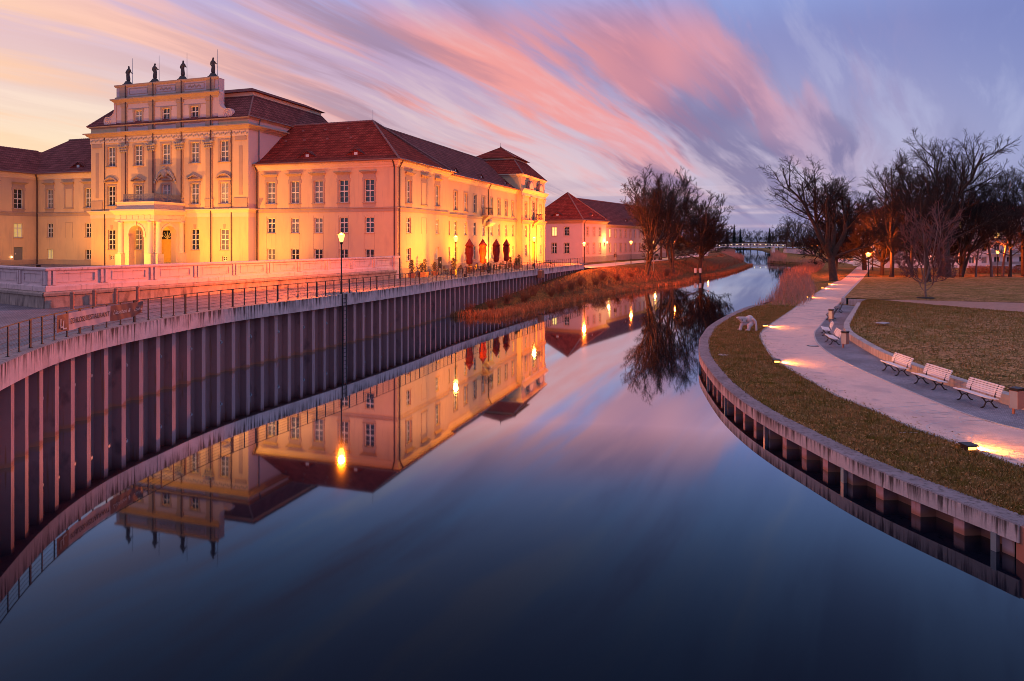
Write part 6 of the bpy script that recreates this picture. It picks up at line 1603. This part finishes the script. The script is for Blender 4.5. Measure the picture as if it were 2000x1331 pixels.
def chair_proto():
    o = thing('chair','','chair'); m = MB(); m.box(-0.22,0.22,-0.22,0.22,0.43,0.47); m.build('seat','wood_dark',o); m = MB()
    for x in (-0.2,-0.07,0.07,0.2): m.bar((x,0.22,0.47),(x,0.28,0.92),0.05,0.02)
    m.bar((-0.22,0.28,0.92),(0.22,0.28,0.92),0.03,0.05); m.build('backrest','wood_dark',o)
    for x in (-0.2,0.2):
        for y in (-0.2,0.2): m = MB(); m.bar((x,y,0),(x,y,0.43),0.035,0.035); m.build('leg','dark_metal',o)
    return o
def table_proto():
    o = thing('terrace_table','','table'); m = MB(); m.lathe([(0.42,0.72),(0.44,0.74),(0.42,0.76)],14); m.build('table_top','bin_brown',o); m = MB(); m.tube([(0,0,0.03),(0,0,0.72)],0.035,6); m.lathe([(0.26,0),(0.26,0.03),(0.04,0.05)],10); m.build('pedestal','dark_metal',o); return o
ch0, tb0 = chair_proto(), table_proto()
first = [True, True]
tabs = [(9.0,-2.2),(14.6,-2.0),(19.3,-2.2),(24.0,-2.0),(29.0,-2.4)]
od = ['first','second','third','fourth','fifth']
for i, (v_,u_) in enumerate(tabs):
    p = pal(v_,u_,3.66); lb = '%s round table from the left on the restaurant terrace' % od[i]
    if i == 0: tb0.location = p; tb0['label'] = lb; tb0['group'] = 'tables on the terrace'
    else: dup(tb0, p, 0, lb)
    for k in range(3):
        a = 0.6 + 2.1*k + i; q = p + Vector((COS(a)*0.75, SIN(a)*0.75, 0)); lb = '%s chair at the %s terrace table from the left' % (['near','right','far'][k], od[i])
        if i == 0 and k == 0: ch0.location = q; ch0.rotation_euler = (0,0,a-PI/2); ch0['label'] = lb; ch0['group'] = 'chairs on the terrace'
        else: dup(ch0, q, a-PI/2, lb)
def shrub_mesh(seed, H, w):
    rg = random.Random(seed); m = MB()
    for i in range(340):
        t = rg.random()**0.8; a = rg.uniform(0,2*PI); r_ = w*rg.random()*(0.4+0.8*SIN(PI*min(1,t*0.9+0.1))); p = Vector((r_*COS(a), r_*SIN(a), 0.35+H*t)); d = Vector((rg.uniform(-1,1),rg.uniform(-1,1),rg.uniform(-.4,1))).normalized()*rg.uniform(.07,.15); s_ = d.orthogonal().normalized()*rg.uniform(.02,.045)
        m.add([p-d*0.4, p+s_, p+d, p-s_],[(0,1,2,3)])
    return m.mesh('leaves','leaf_dry',fix=False)
pt = MB(); pt.add([(-0.28,-0.28,0),(0.28,-0.28,0),(0.28,0.28,0),(-0.28,0.28,0),(-0.36,-0.36,0.5),(0.36,-0.36,0.5),(0.36,0.36,0.5),(-0.36,0.36,0.5)],[(3,2,1,0),(4,5,6,7),(0,1,5,4),(1,2,6,5),(2,3,7,6),(3,0,4,7)]); pt_me = pt.mesh('pot','terracotta')
st_ = MB()
for k in range(5): a = 1.3*k; st_.tube([(0.05*COS(a),0.05*SIN(a),0.4),(0.14*COS(a),0.14*SIN(a),1.0),(0.2*COS(a),0.2*SIN(a),1.7)],[0.02,0.015,0.006],4)
st_me = st_.mesh('stems','twig'); SH = [shrub_mesh(4,1.5,0.3), shrub_mesh(9,1.1,0.38)]
plants = [(1.3,-1.0),(3.4,-1.1),(4.6,-0.9),(7.0,-1.0),(10.9,-1.6),(17.2,-1.2),(22.8,-1.0),(25.6,-4.6),(30.6,-3.4),(33.2,-1.2)]
pw_ = ['first','second','third','fourth','fifth','sixth','seventh','eighth','ninth','tenth']
for i, (v_,u_) in enumerate(plants):
    o = thing('planter', '%s potted shrub from the left along the palace wing' % pw_[i], 'planter', pal(v_,u_,3.66), 0.5*i, 'potted shrubs on the terrace'); link('pot',pt_me,o); link('stems',st_me,o); link('leaves',SH[i%2],o)
o = thing('menu_board','dark standing menu board on the terrace near the palace wing','sign',pal(8.6,-0.9,3.66),VA); m = MB(); m.box(-0.42,0.42,-0.03,0.03,0.75,2.0); m.build('board','dark_metal',o)
m = MB(); m.box(-0.1,0.1,-0.045,-0.032,1.3,1.5); m.build('notice','frame_paint',o)
for x in (-0.38,0.38): m = MB(); m.box(x-0.03,x+0.03,-0.03,0.03,0,0.75); m.build('leg','dark_metal',o)
# bollards on the promenade by the banner
bl = MB(); bl.lathe([(0.10,0),(0.10,0.86),(0.115,0.88),(0.115,0.93),(0.03,1.0)],10); bl_me = bl.mesh('bollard','bin_brown')
for px, py, lb in ((141,604,'leftmost brown bollard behind the banner'),(184,598.5,'second brown bollard from the left behind the banner'),(226,594,'third brown bollard from the left behind the banner'),(269,590,'rightmost brown bollard behind the banner')):
    tag(link('bollard', bl_me, None, at(px,py,3.66)), lb, 'bollard', 'bollards behind the banner')

# ================================================================== BENCHES, BINS, SCULPTURE
def bench_proto(mat, label):
    o = thing('bench', label, 'bench', group='slatted benches along the retaining wall')
    for i in range(5):
        m = MB(); y = -0.26+0.105*i; z = 0.44-0.012*i+(0.02 if i == 0 else 0); m.box(-0.95,0.95,y-0.045,y+0.045,z-0.018,z+0.018); m.build('seat_slat',mat,o)
    for i in range(6):
        m = MB(); t_ = i/5; m.bar((-0.95,0.27+0.05*t_+0.10*t_*t_,0.50+0.075*i),(0.95,0.27+0.05*t_+0.10*t_*t_,0.50+0.075*i),0.03,0.062); m.build('back_slat',mat,o)
    for x in (-0.68,0.68):
        m = MB(); m.tube([(x,-0.32,0.0),(x,-0.20,0.05),(x,-0.12,0.22),(x,-0.24,0.40)],[0.035,0.03,0.03,0.03],6); m.tube([(x,0.34,0.0),(x,0.22,0.05),(x,0.10,0.22),(x,0.24,0.42),(x,0.30,0.62),(x,0.44,0.92)],[0.035,0.03,0.03,0.03,0.028,0.022],6)
        m.tube([(x,-0.12,0.22),(x,0.0,0.27),(x,0.10,0.22)],0.025,5); m.bar((x,-0.30,0.40),(x,0.24,0.38),0.05,0.04); m.build('leg','dark_metal',o)
    return o
def bench_at(x, y, proto, label, firstone):
    i = min(np.linspace(0,RW.L,600), key=lambda t_: (RW.at(t_)[0].x-x)**2+(RW.at(t_)[0].y-y)**2); d = RW.at(float(i))[1]; rot = math.atan2(d.y,d.x)+PI
    if firstone: proto.location = (x,y,ZP+0.015); proto.rotation_euler = (0,0,rot); return proto
    return dup(proto,(x,y,ZP+0.015),rot,label)
b0 = bench_proto('bench_slat','pale slatted bench nearest the viewer beside the litter bin')
bench_at(18.85,27.7,b0,None,True); bench_at(18.95,30.95,b0,'pale slatted bench second from the viewer',False); bench_at(19.15,34.1,b0,'pale slatted bench third from the viewer',False)
bench_at(20.7,44.1,b0,'pale slatted bench beside the brown bin at the wall bend',False); bench_at(22.2,48.2,b0,'pale slatted bench just beyond the wall bend',False)
b1 = bench_proto('bench_slat_dark','dark slatted bench near the end wall'); bench_at(26.9,57.6,b1,None,True); bench_at(30.4,63.6,b1,'dark slatted bench farthest along the cobbled strip',False)
def bin_at(loc, rot, label):
    o = thing('litter_bin', label, 'bin', loc, rot, 'litter bins by the benches')
    m = MB(); m.box(-0.20,0.20,-0.15,0.15,0.28,0.95); m.build('body','bin_brown',o); m = MB(); m.box(-0.205,-0.201,-0.14,0.14,0.29,0.94); m.build('side_plate','bin_grey',o)
    m = MB(); m.box(-0.22,0.22,-0.17,0.17,1.02,1.06); m.box(-0.20,-0.17,-0.15,0.15,0.95,1.02); m.box(0.17,0.20,-0.15,0.15,0.95,1.02); m.build('lid','dark_metal',o); m = MB(); m.box(0.10,0.20,0.155,0.215,0,1.0); m.build('post','bin_brown',o)
bin_at((19.15,25.9,ZP), R(25), 'brown and grey litter bin at the end of the nearest bench'); bin_at((20.55,42.1,ZP), R(40), 'brown litter bin beside the bench at the wall bend'); bin_at((26.0,55.6,ZP), R(50), 'brown litter bin before the dark benches')
def skin_figure(name, nodes, edges, mat, parent=None, loc=(0,0,0), rot=0.0, sub=2, root=0):
    me = bpy.data.meshes.new(name); bm = bmesh.new(); lay = bm.verts.layers.skin.verify(); vs = []
    for i, (p, r_) in enumerate(nodes):
        v = bm.verts.new(p); v[lay].radius = r_ if hasattr(r_,'__len__') else (r_,r_); v[lay].use_root = (i == root); vs.append(v)
    for a, b_ in edges: bm.edges.new((vs[a],vs[b_]))
    bm.to_mesh(me); bm.free(); me.materials.append(MAT[mat]); o = link(name, me, parent, loc, rot)
    o.modifiers.new('skin','SKIN').use_smooth_shade = True; s_ = o.modifiers.new('sub','SUBSURF'); s_.levels = s_.render_levels = sub; return o
# crouching sculpture: body and limbs are one skinned surface, facing left
sc = thing('sculpture','pale carved crouching figure sculpture with arm to the ground on the lawn','sculpture',at(1459,646,0.84),R(0))
m = MB()
m.ball((0.20,0,0.86),0.30,14,10,(1.0,0.85,0.95)); m.ball((0.34,0,0.66),0.26,12,9,(0.9,0.85,1.1)); m.ball((0.02,0,0.90),0.17,10,8)                       # hunched back
m.box(-0.66,-0.10,-0.17,0.17,0.80,1.02); m.box(-0.78,-0.60,-0.13,0.13,0.90,1.00); m.box(-0.52,-0.14,-0.15,0.15,0.64,0.82)                                # long head with brow
m.tube([(0.34,-0.22,0.90),(0.50,-0.30,0.74),(0.56,-0.32,0.45),(0.57,-0.34,0.02)],[0.11,0.10,0.085,0.08],10)                                                  # arm to the ground
m.tube([(0.30,0.10,0.50),(0.0,0.14,0.50),(-0.36,0.12,0.46),(-0.44,0.10,0.20),(-0.46,0.08,0.02)],[0.16,0.14,0.13,0.12,0.11],10); m.box(-0.66,-0.38,-0.02,0.18,-0.03,0.11)
m.tube([(0.28,-0.12,0.48),(0.06,-0.24,0.38),(0.04,-0.26,0.20),(0.02,-0.28,0.02)],[0.17,0.16,0.13,0.11],10); m.box(-0.20,0.10,-0.38,-0.18,-0.03,0.11)
fg = m.build('figure','sculpture_stone',sc,smooth=True)
rm_ = fg.modifiers.new('remesh','REMESH'); rm_.mode = 'VOXEL'; rm_.voxel_size = 0.035; rm_.use_smooth_shade = True
sm_ = fg.modifiers.new('smooth','SMOOTH'); sm_.iterations = 2
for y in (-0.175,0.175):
    m = MB(); m.ball((-0.40,y,0.80),0.045,6,5); m.build('eye_shade','stone_dark',sc)  # dark balls instead of carved hollows, the shade is put into their colour
# drain cover and stones
m = MB(); m.lathe([(0.36,0),(0.36,0.012),(0.26,0.014)],20); q = at(1588,676,ZP); mc = m.build('manhole_cover','dark_metal',None,(q.x,q.y,ZP)); m = MB(); m.lathe([(0.25,0),(0.25,0.004)],20); link('concrete_infill', m.mesh('concrete_infill','kerb'), mc, (0,0,0.013)); tag(mc,'round manhole cover in the footpath before the benches','manhole cover')
q = r0[24].lerp(r3[24],0.25)
m = MB(); m.lathe([(0.55,0),(0.62,0.05),(0.5,0.09),(0.2,0.10)],10); m.v = [(x,y*0.5,z+0.02*SIN(9*x)) for x,y,z in m.v]; q = Vector((26.9,49.5,1.50)); tag(m.build('flat_stone','kerb',None,q,0.3),'flat pale stone slab lying on the grass slope','stone')
q = at(1412,694,0.845); m = MB(); m.lathe([(0.30,0),(0.30,0.03),(0.1,0.04)],14); tag(m.build('drain_lid','low_wall_concrete',None,q),'small round drain lid in the lawn by the low quay','drain cover')

# ================================================================== STATUES AND RODS on the palace attic
def statue(s_, label, lean, arm):
    p = pal(PX+0.45, PY0+s_, 25.68); o = thing('statue', label, 'statue', p, VA-PI/2+PI, 'stone statues on the palace attic')
    m = MB(); m.lathe([(0.62,0),(0.60,0.12),(0.46,0.22),(0.34,0.42),(0.30,0.5)],8); m.build('pedestal','stone_dark',o)
    L = lean; n_ = [((0.0,0,0.45),(0.27,0.24)),((0.03*L,0,0.9),(0.24,0.21)),((-0.04*L,0,1.25),(0.23,0.19)),((0.0,0,1.55),(0.17,0.14)),((0.06*L,0,1.85),(0.22,0.14)),((0.08*L,0,2.05),(0.08,0.08)),((0.03*L,-0.04,2.2),(0.105,0.115)),((0.02*L,-0.05,2.34),(0.085,0.095)),
      ((0.06*L+0.24,0,1.84),(0.08,0.08)),((0.34,0.02,1.55),(0.07,0.07)),((0.22,-0.10,1.30),(0.055,0.055)),((0.06*L-0.24,0,1.84),(0.08,0.08)),((-0.36,-0.02,1.56),(0.07,0.07)),((-0.30-0.2*arm,-0.22,1.42+0.25*(1-arm)),(0.055,0.055))]
    e_ = [(0,1),(1,2),(2,3),(3,4),(4,5),(5,6),(6,7),(4,8),(8,9),(9,10),(4,11),(11,12),(12,13)]
    skin_figure('figure',n_,e_,'stone_dark',o,sub=1)
for s_, lb, ln, ar in ((17.35,'leftmost stone statue on the attic, leaning with hand held out',-1.6,1.0),(13.35,'second stone statue from the left with hand on hip',1.3,0.0),(9.35,'third stone statue from the left in a full robe',-0.8,0.3),(5.1,'rightmost stone statue on the attic parapet',0.9,0.1)): statue(s_,lb,ln,ar)
for s_, lb in ((16.7,'thin lightning rod right of the leftmost statue'),(12.75,'thin lightning rod right of the second statue'),(8.75,'thin lightning rod right of the third statue'),(4.5,'thin lightning rod right of the rightmost statue')):
    p = pal(PX+0.45,PY0+s_,25.68); m = MB(); m.lathe([(0.06,0),(0.035,0.1),(0.022,3.0),(0.01,3.2)],6); tag(m.build('lightning_rod','grey_metal',None,p),lb,'lightning rod','lightning rods on the attic')

# ================================================================== SMALL THINGS on the far banks
for px, lb in ((1358,'left white marker post in the water by the reeds'),(1367.5,'right white marker post in the water by the reeds')):
    p = atd(px,138,0); m = MB(); m.box(-0.18,0.18,-0.18,0.18,-0.4,1.05); o = m.build('marker_post','dark_metal',None,p); tag(o,lb,'post','marker posts in the water'); m = MB(); m.box(-0.2,0.2,-0.2,0.2,1.05,1.95); m.build('white_cap','white_block',o)
for px, d, h, lb in ((1201.5,122,2.9,'small dark sign on a post on the grass before the pink building'),(1276,122,3.3,'thin pale sign post between the left bank trees')):
    p = atd(px,d,2.4); o = thing('sign_post',lb,'sign',p); m = MB(); m.tube([(0,0,-0.3),(0,0,h)],0.04,6); m.build('post','grey_metal',o); m = MB(); m.box(-0.26,0.26,-0.03,-0.005,h-0.75,h-0.05); m.build('plate','dark_metal' if px < 1250 else 'grey_metal',o)
def car(loc, rot, paint, label):
    o = thing('parked_car',label,'car',loc,rot,'parked cars'); m = MB()
    m.prism([(-2.1,0.35),(2.1,0.35),(2.15,0.7),(1.95,0.88),(1.05,0.95),(0.45,1.42),(-1.1,1.45),(-1.75,1.0),(-2.12,0.92)],'y',-0.85,0.85); m.build('body',paint,o)
    m = MB(); m.prism([(0.9,0.98),(0.42,1.36),(-1.05,1.39),(-1.5,1.02)],'y',-0.86,0.86); m.build('side_window','glass',o)
    for x in (-1.3,1.3):
        for y in (-0.82,0.82): m = MB(); m.lathe([(0.32,-0.1),(0.32,0.1)],12); m.xf(Matrix.Rotation(R(90),4,'X')); m.build('wheel','tyre',o,(x,y,0.32))
    for y in (-0.6,0.6): m = MB(); m.box(2.1,2.16,y-0.15,y+0.15,0.6,0.75); m.build('headlight','white_paint',o)
car(atd(1277,163,2.93), R(55), 'car_paint', 'dark parked car beside the pink building'); car(atd(1988,150,0.86), R(5), 'car_pale', 'pale parked car at the right edge of the park')
def hedge():
    rg = random.Random(8); m = MB()
    for i in range(5200):
        p = Vector((rg.uniform(-8,8), rg.uniform(-0.6,0.6), rg.uniform(0.0,1.55))); d = Vector((rg.uniform(-1,1),rg.uniform(-1,1),rg.uniform(-.5,1))).normalized()*rg.uniform(.12,.28); s_ = d.orthogonal().normalized()*rg.uniform(.04,.09); m.add([p-d*0.4,p+s_,p+d,p-s_],[(0,1,2,3)])
    return m
tag(hedge().build('hedge','russet_bush',None,atd(1968,140,0.84),0.0,fix=False),'low clipped hedge lit red by the right park lamp','hedge')
